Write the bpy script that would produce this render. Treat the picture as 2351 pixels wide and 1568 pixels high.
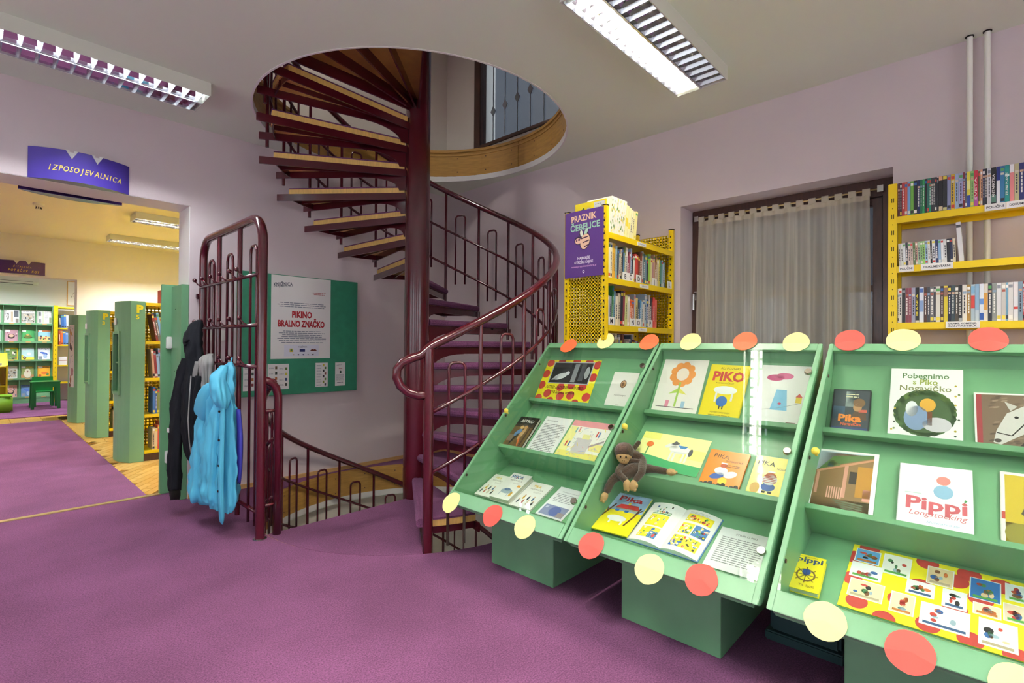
import bpy, bmesh, math, random
from mathutils import Matrix, Vector
random.seed(7)
S = bpy.context.scene
COL = S.collection
for o in list(bpy.data.objects): bpy.data.objects.remove(o)

# ------------------------------------------------------------------ camera
CAM = Vector((0.0, 0.0, 1.2325))
yaw, pit, rol = math.radians(43.10784514), math.radians(0.3854216), math.radians(0.41708659)
fw = Vector((math.cos(yaw)*math.cos(pit), math.sin(yaw)*math.cos(pit), math.sin(pit)))
rt = Vector((math.sin(yaw), -math.cos(yaw), 0)); up = rt.cross(fw)
RT = math.cos(rol)*rt + math.sin(rol)*up; UP = -math.sin(rol)*rt + math.cos(rol)*up
cd = bpy.data.cameras.new('camera'); cam = bpy.data.objects.new('camera', cd); COL.objects.link(cam)
cd.sensor_width = 36; cd.sensor_fit = 'HORIZONTAL'; cd.lens = 36*1166.09/2351; cd.clip_start = .05; cd.clip_end = 200
cam.matrix_world = Matrix((( RT.x, UP.x, -fw.x, CAM.x), (RT.y, UP.y, -fw.y, CAM.y), (RT.z, UP.z, -fw.z, CAM.z), (0, 0, 0, 1)))
S.camera = cam

# ------------------------------------------------------------------ light level
EXPOSURE = 1.0
TUBE_NEAR = 235.0       # emission of the fluorescent tubes
W = bpy.data.worlds.new('evening_sky'); S.world = W; W.use_nodes = True
bg = W.node_tree.nodes['Background']; bg.inputs[0].default_value = (.86, .89, .95, 1); bg.inputs[1].default_value = 2.9
S.view_settings.view_transform = 'Standard'; S.view_settings.look = 'None'
S.view_settings.exposure = EXPOSURE; S.view_settings.gamma = 1.0; S.view_settings.use_curve_mapping = False

# ------------------------------------------------------------------ colours / materials
def lin(h):
    if not isinstance(h, str): return tuple(h)[:3]
    h = h.lstrip('#')
    if len(h) == 3: h = ''.join(q*2 for q in h)
    v = [int(h[i:i+2], 16)/255 for i in (0, 2, 4)]
    return tuple(c/12.92 if c <= .04045 else ((c+.055)/1.055)**2.4 for c in v)
MATS = {}
def mat(name, col, rough=.5, metal=0., coat=0., noise=None, bump=None, spec=None, stretch=None, sheen=0., space='Object'):
    """noise=(scale, amount 0..1); bump=(scale, strength, distance)"""
    if name in MATS: return MATS[name]
    m = bpy.data.materials.new(name); m.use_nodes = True; nt = m.node_tree; b = nt.nodes['Principled BSDF']
    c = lin(col); b.inputs['Base Color'].default_value = (*c, 1); b.inputs['Roughness'].default_value = rough
    b.inputs['Metallic'].default_value = metal; b.inputs['Coat Weight'].default_value = coat
    if coat: b.inputs['Coat Roughness'].default_value = .12
    if sheen: b.inputs['Sheen Weight'].default_value = sheen
    if spec is not None: b.inputs['Specular IOR Level'].default_value = spec
    if noise or bump:
        tc = nt.nodes.new('ShaderNodeTexCoord'); mp = nt.nodes.new('ShaderNodeMapping'); nt.links.new(tc.outputs[space], mp.inputs[0])
        if stretch: mp.inputs['Scale'].default_value = stretch
    if noise:
        n = nt.nodes.new('ShaderNodeTexNoise'); n.inputs['Scale'].default_value = noise[0]; n.inputs['Detail'].default_value = 4
        nt.links.new(mp.outputs[0], n.inputs['Vector'])
        r = nt.nodes.new('ShaderNodeValToRGB'); a = noise[1]
        r.color_ramp.elements[0].position = .3; r.color_ramp.elements[1].position = .7
        r.color_ramp.elements[0].color = (*[max(0, v*(1-a)) for v in c], 1); r.color_ramp.elements[1].color = (*[min(1, v*(1+a)) for v in c], 1)
        nt.links.new(n.outputs[0], r.inputs[0]); nt.links.new(r.outputs[0], b.inputs['Base Color'])
    if bump:
        n2 = nt.nodes.new('ShaderNodeTexNoise'); n2.inputs['Scale'].default_value = bump[0]; n2.inputs['Detail'].default_value = 3
        nt.links.new(mp.outputs[0], n2.inputs['Vector'])
        bp = nt.nodes.new('ShaderNodeBump'); bp.inputs['Strength'].default_value = bump[1]; bp.inputs['Distance'].default_value = bump[2]
        nt.links.new(n2.outputs[0], bp.inputs['Height']); nt.links.new(bp.outputs[0], b.inputs['Normal'])
    MATS[name] = m; return m
mat('lilac_wall', '#d7cacc', .75, bump=(90, .12, .004), noise=(1.3, .03))
mat('cream_wall', '#eae5da', .8, bump=(80, .1, .004))
mat('ceiling_white', '#e6efdd', .85, bump=(70, .1, .003))
mat('cream_ceiling', '#e6dfc6', .85)
mat('white_paint', '#e8e8e4', .5)
mat('green_paint', '#70a67b', .38, noise=(5, .09), stretch=(1, 1, .35), bump=(40, .05, .002))
mat('green_plinth', '#6da37a', .42, noise=(6, .07))
mat('green_pillar', '#79ad84', .45, noise=(4, .06), stretch=(1, 1, .3))
mat('green_board', '#2f8a68', .55, noise=(14, .1), bump=(160, .1, .001))
mat('green_table', '#0f7a35', .3)
mat('lime', '#79b01e', .55)
mat('dark_box', '#2b4a4c', .5)
mat('yellow_steel', '#f0cf05', .35)
mat('slot_black', '#15120a', .9)
mat('maroon', '#4c0d1b', .24, coat=.5, noise=(8, .06))
mat('maroon_dark', '#4d0f1d', .35, coat=.3)
mat('wood', '#b88d44', .45, noise=(7, .16), stretch=(1, 1, 8), coat=.15)
mat('wood_tread', '#e2ba6a', .5, noise=(9, .12), stretch=(8, 8, 1))
mat('wood_base', '#cfa466', .5, noise=(10, .1), stretch=(.5, 8, 8))
mat('parquet', '#cfa04f', .3, noise=(9, .14), stretch=(8, 1, 1), coat=.2)
mat('parquet_b', '#dbb062', .3, noise=(9, .12), stretch=(8, 1, 1), coat=.2)
mat('parquet_gap', '#7d5a26', .6)
mat('brass', '#d8bf86', .35, metal=.7)
mat('brown_frame', '#4a2c22', .4, noise=(10, .2), stretch=(6, 6, 1), coat=.2)
mat('steel', '#c9c9c4', .25, metal=1.)
mat('chrome_knob', '#b9b2a4', .2, metal=1.)
mat('yellow_plastic', '#e6d24a', .3)
mat('white_plastic', '#ecece8', .35)
mat('pipe_white', '#f3f4ec', .3)
mat('paper', '#efeeea', .6)
mat('pages', '#e9e3d2', .8, noise=(300, .06))
mat('black_plastic', '#191a1d', .35)
mat('lamp_white', '#d9dccf', .4)
mat('louvre', '#d4d8dc', .25, metal=.8); mat('reflector', '#e4e6ea', .06, metal=1.)
mat('violet_sign', '#4a3a9c', .22, coat=.5)
mat('violet_sign_dark', '#4b2a70', .25, coat=.4)
mat('grey_acrylic', '#8f9aa0', .2)
mat('black_cloth', '#12141a', .9, bump=(300, .2, .002), spec=.2)
mat('grey_cloth', '#8f8e8c', .8, bump=(250, .2, .002))
mat('blue_cloth', '#52b8dc', .55, noise=(5, .05))
mat('blue_lining', '#3b3fae', .6)
mat('fur', '#4b3527', .95, noise=(60, .3), bump=(160, .8, .006), sheen=.4)
mat('fur_tan', '#c49a6a', .9, bump=(120, .3, .003))
mat('eye_black', '#0d0c0c', .15)
mat('cream_metal', '#e2dfcd', .5)
mat('dot_yellow', '#eeeb9c', .6)
mat('dot_red', '#f0584c', .6)
mat('dot_orange', '#f7703f', .6)
mat('concrete', '#bdb6a8', .85); mat('blocker_grey', '#2a2c30', .9, noise=(1.5, .1))

# carpet with worn mottling and pile relief
def carpet(name, col):
    m = bpy.data.materials.new(name); m.use_nodes = True; nt = m.node_tree; b = nt.nodes['Principled BSDF']; c = lin(col)
    tc = nt.nodes.new('ShaderNodeTexCoord'); out = tc.outputs['Object']
    def noise(sc, det, rough=.5):
        n = nt.nodes.new('ShaderNodeTexNoise'); n.inputs['Scale'].default_value = sc; n.inputs['Detail'].default_value = det
        n.inputs['Roughness'].default_value = rough; nt.links.new(out, n.inputs['Vector']); return n
    n1 = noise(1.7, 3); n2 = noise(150, 4, .75)
    r1 = nt.nodes.new('ShaderNodeValToRGB'); r1.color_ramp.elements[0].position = .33; r1.color_ramp.elements[1].position = .68
    r1.color_ramp.elements[0].color = (*[v*.82 for v in c], 1); r1.color_ramp.elements[1].color = (*[min(1, v*1.2) for v in c], 1)
    nt.links.new(n1.outputs[0], r1.inputs[0])
    r2 = nt.nodes.new('ShaderNodeValToRGB'); r2.color_ramp.elements[0].position = .3; r2.color_ramp.elements[1].position = .72
    r2.color_ramp.elements[0].color = (.42, .42, .42, 1); r2.color_ramp.elements[1].color = (1.6, 1.6, 1.6, 1); nt.links.new(n2.outputs[0], r2.inputs[0])
    mx = nt.nodes.new('ShaderNodeMixRGB'); mx.blend_type = 'MULTIPLY'; mx.inputs[0].default_value = 1
    nt.links.new(r1.outputs[0], mx.inputs[1]); nt.links.new(r2.outputs[0], mx.inputs[2]); nt.links.new(mx.outputs[0], b.inputs['Base Color'])
    b.inputs['Roughness'].default_value = .95; b.inputs['Sheen Weight'].default_value = .06; b.inputs['Specular IOR Level'].default_value = .0
    bp = nt.nodes.new('ShaderNodeBump'); bp.inputs['Strength'].default_value = .55; bp.inputs['Distance'].default_value = .006
    nt.links.new(n2.outputs[0], bp.inputs['Height']); nt.links.new(bp.outputs[0], b.inputs['Normal'])
    MATS[name] = m
carpet('carpet', '#724668'); carpet('carpet_far', '#7c4f73')

def glass(name, tint=(1, 1, 1), gloss=.02, ior=1.45):
    m = bpy.data.materials.new(name); m.use_nodes = True; nt = m.node_tree; nt.nodes.remove(nt.nodes['Principled BSDF'])
    o = nt.nodes['Material Output']; t = nt.nodes.new('ShaderNodeBsdfTransparent'); t.inputs[0].default_value = (*tint, 1)
    g = nt.nodes.new('ShaderNodeBsdfGlossy'); g.inputs['Roughness'].default_value = gloss
    lw = nt.nodes.new('ShaderNodeLayerWeight'); lw.inputs[0].default_value = .5          # 1 - |cos| of the view angle
    pw = nt.nodes.new('ShaderNodeMath'); pw.operation = 'POWER'; nt.links.new(lw.outputs['Facing'], pw.inputs[0]); pw.inputs[1].default_value = 5
    f0 = ((ior-1)/(ior+1))**2
    f = nt.nodes.new('ShaderNodeMath'); f.operation = 'MULTIPLY_ADD'; nt.links.new(pw.outputs[0], f.inputs[0]); f.inputs[1].default_value = 1-f0; f.inputs[2].default_value = f0
    x = nt.nodes.new('ShaderNodeMixShader'); nt.links.new(f.outputs[0], x.inputs[0]); nt.links.new(t.outputs[0], x.inputs[1]); nt.links.new(g.outputs[0], x.inputs[2])
    nt.links.new(x.outputs[0], o.inputs[0]); MATS[name] = m
glass('case_glass', (.95, .98, .96), .015, 1.45); glass('clear_glass', (.95, .96, .96), .01, 1.45); glass('window_glass', (.72, .76, .8), .02, 1.6)

def emis(name, col, st):
    m = bpy.data.materials.new(name); m.use_nodes = True; nt = m.node_tree; nt.nodes.remove(nt.nodes['Principled BSDF'])
    e = nt.nodes.new('ShaderNodeEmission'); e.inputs[0].default_value = (*col, 1); e.inputs[1].default_value = st
    nt.links.new(e.outputs[0], nt.nodes['Material Output'].inputs[0]); MATS[name] = m
emis('tube_cool', (.93, .97, 1.0), TUBE_NEAR); emis('tube_warm', (1.0, .93, .80), TUBE_NEAR); emis('tube_yellow', (1.0, .97, .90), TUBE_NEAR*1.1)
emis('tube_upper', (1.0, .95, .88), TUBE_NEAR*.85)

# sheer curtain: semi transparent woven stripes
def sheer():
    m = bpy.data.materials.new('sheer'); m.use_nodes = True; nt = m.node_tree; nt.nodes.remove(nt.nodes['Principled BSDF'])
    d = nt.nodes.new('ShaderNodeBsdfDiffuse'); d.inputs[0].default_value = (*lin('#eae2d0'), 1)
    tl = nt.nodes.new('ShaderNodeBsdfTranslucent'); tl.inputs[0].default_value = (*lin('#eae2d0'), 1)
    a = nt.nodes.new('ShaderNodeMixShader'); a.inputs[0].default_value = .35; nt.links.new(d.outputs[0], a.inputs[1]); nt.links.new(tl.outputs[0], a.inputs[2])
    t = nt.nodes.new('ShaderNodeBsdfTransparent'); x = nt.nodes.new('ShaderNodeMixShader')
    tc = nt.nodes.new('ShaderNodeUVMap'); w = nt.nodes.new('ShaderNodeTexWave'); w.inputs['Scale'].default_value = 60; w.wave_type = 'BANDS'; w.bands_direction = 'X'
    n = nt.nodes.new('ShaderNodeTexNoise'); n.inputs['Scale'].default_value = 9
    mp = nt.nodes.new('ShaderNodeMapping'); mp.inputs['Scale'].default_value = (1, .0, 1); nt.links.new(tc.outputs[0], mp.inputs[0])
    nt.links.new(mp.outputs[0], w.inputs['Vector']); nt.links.new(mp.outputs[0], n.inputs['Vector'])
    r = nt.nodes.new('ShaderNodeValToRGB'); r.color_ramp.elements[0].position = .48; r.color_ramp.elements[1].position = .56
    nt.links.new(n.outputs[0], r.inputs[0])
    mu = nt.nodes.new('ShaderNodeMath'); mu.operation = 'MULTIPLY'; nt.links.new(w.outputs['Fac'], mu.inputs[0]); nt.links.new(r.outputs[0], mu.inputs[1])
    ma = nt.nodes.new('ShaderNodeMath'); ma.operation = 'MULTIPLY_ADD'; nt.links.new(mu.outputs[0], ma.inputs[0]); ma.inputs[1].default_value = .32; ma.inputs[2].default_value = .60
    nt.links.new(ma.outputs[0], x.inputs[0]); nt.links.new(t.outputs[0], x.inputs[1]); nt.links.new(a.outputs[0], x.inputs[2])
    nt.links.new(x.outputs[0], nt.nodes['Material Output'].inputs[0]); MATS['sheer'] = m
sheer()
# printed / per-piece colour: reads the colour stored with each piece of the mesh
def printed(name, rough, coat=0):
    m = bpy.data.materials.new(name); m.use_nodes = True; nt = m.node_tree; b = nt.nodes['Principled BSDF']
    a = nt.nodes.new('ShaderNodeAttribute'); a.attribute_name = 'Col'; nt.links.new(a.outputs['Color'], b.inputs['Base Color'])
    b.inputs['Roughness'].default_value = rough; b.inputs['Coat Weight'].default_value = coat; MATS[name] = m
printed('print', .45); printed('print_gloss', .28, .3)

# ------------------------------------------------------------------ mesh builder
class MB:
    def __init__(s): s.v = []; s.f = []; s.c = []; s.col = None
    def add(s, vs, fs, col=None):
        b = len(s.v); s.v += [tuple(v) for v in vs]
        for f in fs: s.f.append([b+i for i in f]); s.c.append(col if col is not None else s.col)
        return s
    def box(s, x0, x1, y0, y1, z0, z1, col=None, M=None):
        if x0 > x1: x0, x1 = x1, x0
        if y0 > y1: y0, y1 = y1, y0
        if z0 > z1: z0, z1 = z1, z0
        v = [(x, y, z) for z in (z0, z1) for y in (y0, y1) for x in (x0, x1)]
        if M is not None: v = [M @ Vector(p) for p in v]
        return s.add(v, [(0, 2, 3, 1), (4, 5, 7, 6), (0, 1, 5, 4), (2, 6, 7, 3), (0, 4, 6, 2), (1, 3, 7, 5)], col)
    def prism(s, pts, d, col=None):
        """pts: 3D polygon, d: extrusion vector"""
        n = len(pts); d = Vector(d); a = [Vector(p) for p in pts]; b = [p+d for p in a]
        return s.add(a+b, [tuple(range(n))[::-1], tuple(range(n, 2*n))] + [(i, (i+1) % n, n+(i+1) % n, n+i) for i in range(n)], col)
    def tube(s, pts, r, seg=8, closed=False, col=None, caps=True):
        P = [Vector(p) for p in pts]; n = len(P); R = r if isinstance(r, (list, tuple)) else [r]*n
        T = []
        for i in range(n):
            a = P[(i-1) % n] if (closed or i > 0) else P[i]; b = P[(i+1) % n] if (closed or i < n-1) else P[i]
            t = (b-a); T.append(t.normalized() if t.length > 1e-9 else Vector((0, 0, 1)))
        nrm = T[0].cross(Vector((0, 0, 1)));
        if nrm.length < 1e-3: nrm = T[0].cross(Vector((1, 0, 0)))
        nrm.normalize(); V = []
        for i in range(n):
            if i: nrm = (nrm - T[i]*nrm.dot(T[i])).normalized()
            bi = T[i].cross(nrm)
            for k in range(seg):
                a = 2*math.pi*k/seg; V.append(P[i] + (nrm*math.cos(a) + bi*math.sin(a))*R[i])
        F = []
        for i in range(n if closed else n-1):
            j = (i+1) % n
            for k in range(seg): F.append((i*seg+k, i*seg+(k+1) % seg, j*seg+(k+1) % seg, j*seg+k))
        if caps and not closed: F += [tuple(range(seg))[::-1], tuple(range((n-1)*seg, n*seg))]
        return s.add(V, F, col)
    def loft(s, rings, capa=True, capb=True, col=None):
        n = len(rings[0]); V = [p for r in rings for p in r]; F = []
        for i in range(len(rings)-1):
            for k in range(n): F.append((i*n+k, i*n+(k+1) % n, (i+1)*n+(k+1) % n, (i+1)*n+k))
        if capa: F.append(tuple(range(n))[::-1])
        if capb: F.append(tuple(range((len(rings)-1)*n, len(rings)*n)))
        return s.add(V, F, col)
    def ball(s, c, r, seg=10, ring=6, col=None, M=None):
        rr = (r, r, r) if not isinstance(r, (tuple, list)) else r; V = []; c = Vector(c)
        for i in range(ring+1):
            a = math.pi*i/ring
            for k in range(seg):
                b = 2*math.pi*k/seg; p = Vector((rr[0]*math.sin(a)*math.cos(b), rr[1]*math.sin(a)*math.sin(b), rr[2]*math.cos(a)))
                if M is not None: p = M @ p
                V.append(c+p)
        F = [(i*seg+k, (i+1)*seg+k, (i+1)*seg+(k+1) % seg, i*seg+(k+1) % seg) for i in range(ring) for k in range(seg)]
        return s.add(V, F, col)
    def disc(s, c, n, r, h, seg=20, col=None, dome=0.):
        """short cylinder of radius r from c along n by h"""
        n = Vector(n).normalized(); a = n.cross(Vector((0, 0, 1)));
        if a.length < 1e-3: a = n.cross(Vector((1, 0, 0)))
        a.normalize(); b = n.cross(a); c = Vector(c)
        R = [[c + (a*math.cos(2*math.pi*k/seg)+b*math.sin(2*math.pi*k/seg))*q + n*w for k in range(seg)] for q, w in ((r, 0), (r, h*.7), (r*.86, h))]
        return s.loft(R, col=col)
    def build(s, name, m, parent=None, smooth=False, bevel=0., auto=None):
        me = bpy.data.meshes.new(name); me.from_pydata(s.v, [], s.f)
        if any(c is not None for c in s.c):
            at = me.color_attributes.new('Col', 'FLOAT_COLOR', 'CORNER'); li = 0
            for p, c in zip(me.polygons, s.c):
                cc = (*lin(c), 1) if c is not None else (1, 1, 1, 1)
                for _ in range(p.loop_total): at.data[li].color = cc; li += 1
        bm = bmesh.new(); bm.from_mesh(me); bmesh.ops.recalc_face_normals(bm, faces=bm.faces)
        if bevel:
            bmesh.ops.remove_doubles(bm, verts=bm.verts, dist=1e-6)
            bmesh.ops.bevel(bm, geom=[e for e in bm.edges if len(e.link_faces) == 2 and e.calc_face_angle(0) > .6], offset=bevel, segments=2, affect='EDGES', clamp_overlap=True)
        bm.to_mesh(me); bm.free()
        if smooth:
            me.polygons.foreach_set('use_smooth', [True]*len(me.polygons))
            if auto:
                try: me.set_sharp_from_angle(angle=math.radians(auto))
                except Exception: pass
        me.materials.append(MATS[m] if isinstance(m, str) else m)
        o = bpy.data.objects.new(name, me); COL.objects.link(o)
        if parent is not None:
            o.parent = parent; M = top_m(parent)
            if M is not None: me.transform(M.inverted())
        return o
TOPM = {}
def top_m(o):
    while o.parent is not None: o = o.parent
    return TOPM.get(o.name)
def tag(o, label=None, cat=None, group=None, kind=None):
    if label: o['label'] = label
    if cat: o['category'] = cat
    if group: o['group'] = group
    if kind: o['kind'] = kind
    return o
def thing(name, label, cat, loc=(0, 0, 0), group=None, M=None):
    o = bpy.data.objects.new(name, None); COL.objects.link(o); o.empty_display_size = .1
    M = M if M is not None else Matrix.Translation(loc); o.matrix_world = M; TOPM[o.name] = M.copy()
    return tag(o, label, cat, group)
def rebase(o, M):
    """give a mesh-only thing its own origin/orientation, keeping it where it is"""
    o.data.transform(M.inverted()); o.matrix_world = M; TOPM[o.name] = M.copy(); return o
def struct(name, mb, m, **k): return tag(mb.build(name, m, **k), kind='structure')
def copy_tree(o, parent=None):
    c = o.copy(); COL.objects.link(c); c.parent = parent
    if parent is not None: c.matrix_parent_inverse = o.matrix_parent_inverse.copy()
    for ch in [x for x in bpy.data.objects if x.parent == o]: copy_tree(ch, c)
    return c
ORD = ['zeroth', 'first', 'second', 'third', 'fourth', 'fifth', 'sixth', 'seventh', 'eighth', 'ninth', 'tenth', 'eleventh', 'twelfth', 'thirteenth', 'fourteenth', 'fifteenth', 'sixteenth', 'seventeenth', 'eighteenth', 'nineteenth']
TENS = {20: ('twentieth', 'twenty'), 30: ('thirtieth', 'thirty'), 40: ('fortieth', 'forty'), 50: ('fiftieth', 'fifty')}
def ordn(n):
    if n < 20: return ORD[n]
    t = n//10*10; return TENS[t][0] if n == t else TENS[t][1]+'-'+ORD[n-t]
def cname(h):
    r, g, b = [int(h.lstrip('#')[i:i+2], 16) for i in (0, 2, 4)]; mx, mn = max(r, g, b), min(r, g, b); d = mx-mn
    if d < 34: return 'black' if mx < 58 else 'dark grey' if mx < 105 else 'grey' if mx < 165 else 'light grey' if mx < 215 else 'white'
    if mx == r: hue = 60*(((g-b)/d) % 6)
    elif mx == g: hue = 60*((b-r)/d+2)
    else: hue = 60*((r-g)/d+4)
    pre = 'dark ' if mx < 110 else 'pale ' if (mx > 200 and d < 95) else ''
    if hue < 14 or hue >= 340: n = 'red' if d > 70 or mx < 130 else 'pink'
    elif hue < 40: n = 'orange' if mx > 185 and d > 110 else 'brown' if mx < 190 else 'tan'
    elif hue < 68: n = 'yellow'
    elif hue < 160: n = 'green'
    elif hue < 195: n = 'teal'
    elif hue < 255: n = 'blue'
    elif hue < 290: n = 'violet'
    else: n = 'magenta'
    return pre+n

# ------------------------------------------------------------------ flat print
_TX = {}
def text2d(st, bold=0., shear=0., sp=1.):
    k = (st, bold, shear, sp)
    if k in _TX: return _TX[k]
    cu = bpy.data.curves.new('t', 'FONT'); cu.body = st; cu.size = 1; cu.resolution_u = 2; cu.offset = bold; cu.shear = shear; cu.space_character = sp; cu.fill_mode = 'BOTH' if False else cu.fill_mode
    ob = bpy.data.objects.new('t', cu); me = bpy.data.meshes.new_from_object(ob)
    v = [(p.co.x, p.co.y) for p in me.vertices]; f = [tuple(p.vertices) for p in me.polygons]
    bpy.data.objects.remove(ob); bpy.data.curves.remove(cu); bpy.data.meshes.remove(me)
    x0 = min([p[0] for p in v] or [0]); x1 = max([p[0] for p in v] or [1]); _TX[k] = (v, f, x0, x1); return _TX[k]
class Art:
    """flat shapes lying in the plane of a sheet; u to the right, v up"""
    def __init__(s, map3): s.m = map3; s.mb = MB(); s.l = 0
    def _p(s, vs, fs, c): s.mb.add([s.m(x, y, .0004+.00022*s.l) for x, y in vs], fs, c); return s
    def up(s): s.l += 1; return s
    def rect(s, x0, y0, x1, y1, c): return s._p([(x0, y0), (x1, y0), (x1, y1), (x0, y1)], [(0, 1, 2, 3)], c)
    def poly(s, pts, c): return s._p(pts, [tuple(range(len(pts)))], c)
    def ell(s, cx, cy, rx, ry, c, n=16, rot=0., clip=None):
        pts = []
        for k in range(n):
            a = 2*math.pi*k/n; x, y = rx*math.cos(a), ry*math.sin(a); x, y = cx+x*math.cos(rot)-y*math.sin(rot), cy+x*math.sin(rot)+y*math.cos(rot)
            if clip: x = min(max(x, clip[0]), clip[2]); y = min(max(y, clip[1]), clip[3])
            pts.append((x, y))
        return s.poly(pts, c)
    def line(s, pts, w, c):
        for (a, b), (d, e) in zip(pts[:-1], pts[1:]):
            L = math.hypot(d-a, e-b) or 1; nx, ny = -(e-b)/L*w/2, (d-a)/L*w/2
            s._p([(a+nx, b+ny), (a-nx, b-ny), (d-nx, e-ny), (d+nx, e+ny)], [(0, 1, 2, 3)], c)
        return s
    def txt(s, st, x, y, size, c, bold=0., al='c', rot=0., shear=0., sp=1., w=None):
        v, f, x0, x1 = text2d(st, bold, shear, sp); k = size; kx = size
        if w: kx = w/(x1-x0)
        off = {'l': x0, 'c': (x0+x1)/2, 'r': x1}[al]; ca, sa = math.cos(rot), math.sin(rot)
        vs = [(x+(p[0]-off)*kx*ca-p[1]*k*sa, y+(p[0]-off)*kx*sa+p[1]*k*ca) for p in v]
        return s._p(vs, f, c)
    def strip(s, x0, x1, h, bands, base):
        """one unbroken printed strip from bottom to top; bands: (v0, v1, colour) as fractions of h"""
        cuts = sorted(set([0., 1.]+[v for b in bands for v in b[:2]])); n0 = len(s.mb.v); o = .0004+.00022*s.l
        for v in cuts: s.mb.v += [tuple(s.m(x0, v*h, o)), tuple(s.m(x1, v*h, o))]
        for i, (a, b) in enumerate(zip(cuts[:-1], cuts[1:])):
            c = base
            for q in bands:
                if q[0] <= (a+b)/2 <= q[1]: c = q[2]
            s.mb.f.append([n0+2*i, n0+2*i+1, n0+2*i+3, n0+2*i+2]); s.mb.c.append(c)
        return s
    def para(s, x0, y1, x1, n, dy, c, ragged=.15, centre=False, h=.38):
        rnd = random.Random(int((x0+y1)*9999)+n)
        for i in range(n):
            y = y1-i*dy; x = x0 if not centre else x0+(x1-x0)*rnd.uniform(0, .12); xe = x1-(x1-x0)*rnd.uniform(0, ragged)
            if centre: xe = x1-(x-x0)
            while x < xe:
                wl = min(rnd.uniform(.8, 3.4)*dy, xe-x); s.rect(x, y, x+wl, y+dy*h, c); x += wl+dy*.3
        return s
    def build(s, name, parent, m='print', label=None):
        if not s.mb.f: return None
        o = s.mb.build(name, m, parent); return tag(o, label)
# ------------------------------------------------------------------ the rooms
XB, YA, ZC = 3.783, 4.607, 2.946            # right wall, left wall, ceiling
X0, Y0 = -2.6, -2.6                          # walls behind the camera
SC = Vector((2.484, 3.388))                  # centre of the spiral stair
STOREY = 3.24
RH_UP, RH_LO = 1.207, 1.165
def P3(r, deg, z): a = math.radians(deg); return Vector((SC.x+r*math.cos(a), SC.y+r*math.sin(a), z))
def slab_hole(mb, x0, x1, y0, y1, z0, z1, cx, cy, r, n=96, wall=True):
    angs = sorted(set([2*math.pi*i/n for i in range(n)] + [math.atan2(y-cy, x-cx) % (2*math.pi) for x in (x0, x1) for y in (y0, y1)]))
    def edge(a):
        c, s = math.cos(a), math.sin(a); t = 1e9
        if c > 1e-9: t = min(t, (x1-cx)/c)
        if c < -1e-9: t = min(t, (x0-cx)/c)
        if s > 1e-9: t = min(t, (y1-cy)/s)
        if s < -1e-9: t = min(t, (y0-cy)/s)
        return cx+c*t, cy+s*t
    k = len(angs); V = []
    for a in angs:
        e = edge(a); q = (cx+r*math.cos(a), cy+r*math.sin(a))
        V += [(*q, z0), (*e, z0), (*e, z1), (*q, z1)]
    F = []
    for i in range(k):
        j = (i+1) % k; a, b = 4*i, 4*j
        F += [(a, a+1, b+1, b), (a+3, b+3, b+2, a+2), (a+1, a+2, b+2, b+1)]
        if wall: F.append((a, b, b+3, a+3))
    mb.add(V, F)
def ring(mb, r0, r1, z0, z1, a0=0, a1=360, n=72):
    full = abs(a1-a0) >= 359.9; A = [a0+(a1-a0)*i/n for i in range(n if full else n+1)]; V = []
    for a in A: V += [P3(r0, a, z0), P3(r1, a, z0), P3(r1, a, z1), P3(r0, a, z1)]
    k = len(A); F = []
    for i in range(k if full else k-1):
        j = (i+1) % k
        for e in range(4): F.append((4*i+e, 4*i+(e+1) % 4, 4*j+(e+1) % 4, 4*j+e))
    if not full: F += [(0, 1, 2, 3), (4*k-4, 4*k-1, 4*k-2, 4*k-3)]
    mb.add(V, F)

# main floor: carpet with the stairwell cut out
fl = MB(); slab_hole(fl, .9, XB, 1.6, YA, -.29, 0, SC.x, SC.y, RH_LO)
fl.box(X0, .9, Y0, YA, -.29, 0); fl.box(.9, XB, Y0, 1.6, -.29, 0); fl.box(-1.6, 1.185, YA, 4.9, -.29, 0)
struct('floor', fl, 'carpet')
# ceiling with the round opening
ce = MB(); slab_hole(ce, .9, XB, 1.6, YA, ZC, ZC+.05, SC.x, SC.y, RH_UP)
ce.box(X0, .9, Y0, YA, ZC, ZC+.05); ce.box(.9, XB, Y0, 1.6, ZC, ZC+.05)
struct('ceiling', ce, 'ceiling_white')
# floor of the storey above (carpet like this one)
uf = MB(); slab_hole(uf, .9, XB, 1.6, YA, ZC+.05, STOREY, SC.x, SC.y, RH_UP+.02)
uf.box(X0, .9, Y0, YA, ZC+.05, STOREY); uf.box(.9, XB, Y0, 1.6, ZC+.05, STOREY)
struct('floor', uf, 'carpet')
# wooden rings lining the two openings
def lining(name, r, ztop, lab, cap=True):
    m = MB()
    for k in range(6):      # six bent panels
        ring(m, r, r+.018, ztop-.245, ztop+(.004 if cap else -.002), 60*k+.12, 60*k+59.88, 14)
    o = struct(name, m, 'wood')
    c = MB()
    if cap: ring(c, r-.012, r+.045, ztop+.004, ztop+.03)
    ring(c, r-.006, r+.018, ztop-.035, ztop-.02); tag(c.build('cap_moulding', 'wood', o), 'rounded wooden cap along the rim')
    s = MB()
    for k in range(24):
        for dz in (-.06, -.2): s.disc(P3(r-.001, 15*k+4, ztop+dz), (P3(0, 0, 0)-P3(1, 15*k+4, 0)), .006, .002, 8)
    tag(s.build('screws', 'brown_frame', o), kind='stuff')
    return o
lining('trim_1', RH_UP-.004, STOREY, ''); lining('trim_2', RH_LO-.004, 0.0, '', False)
w = MB(); ring(w, RH_LO-.004, RH_LO+.02, -.30, -.245); struct('trim_3', w, 'white_paint')
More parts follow.
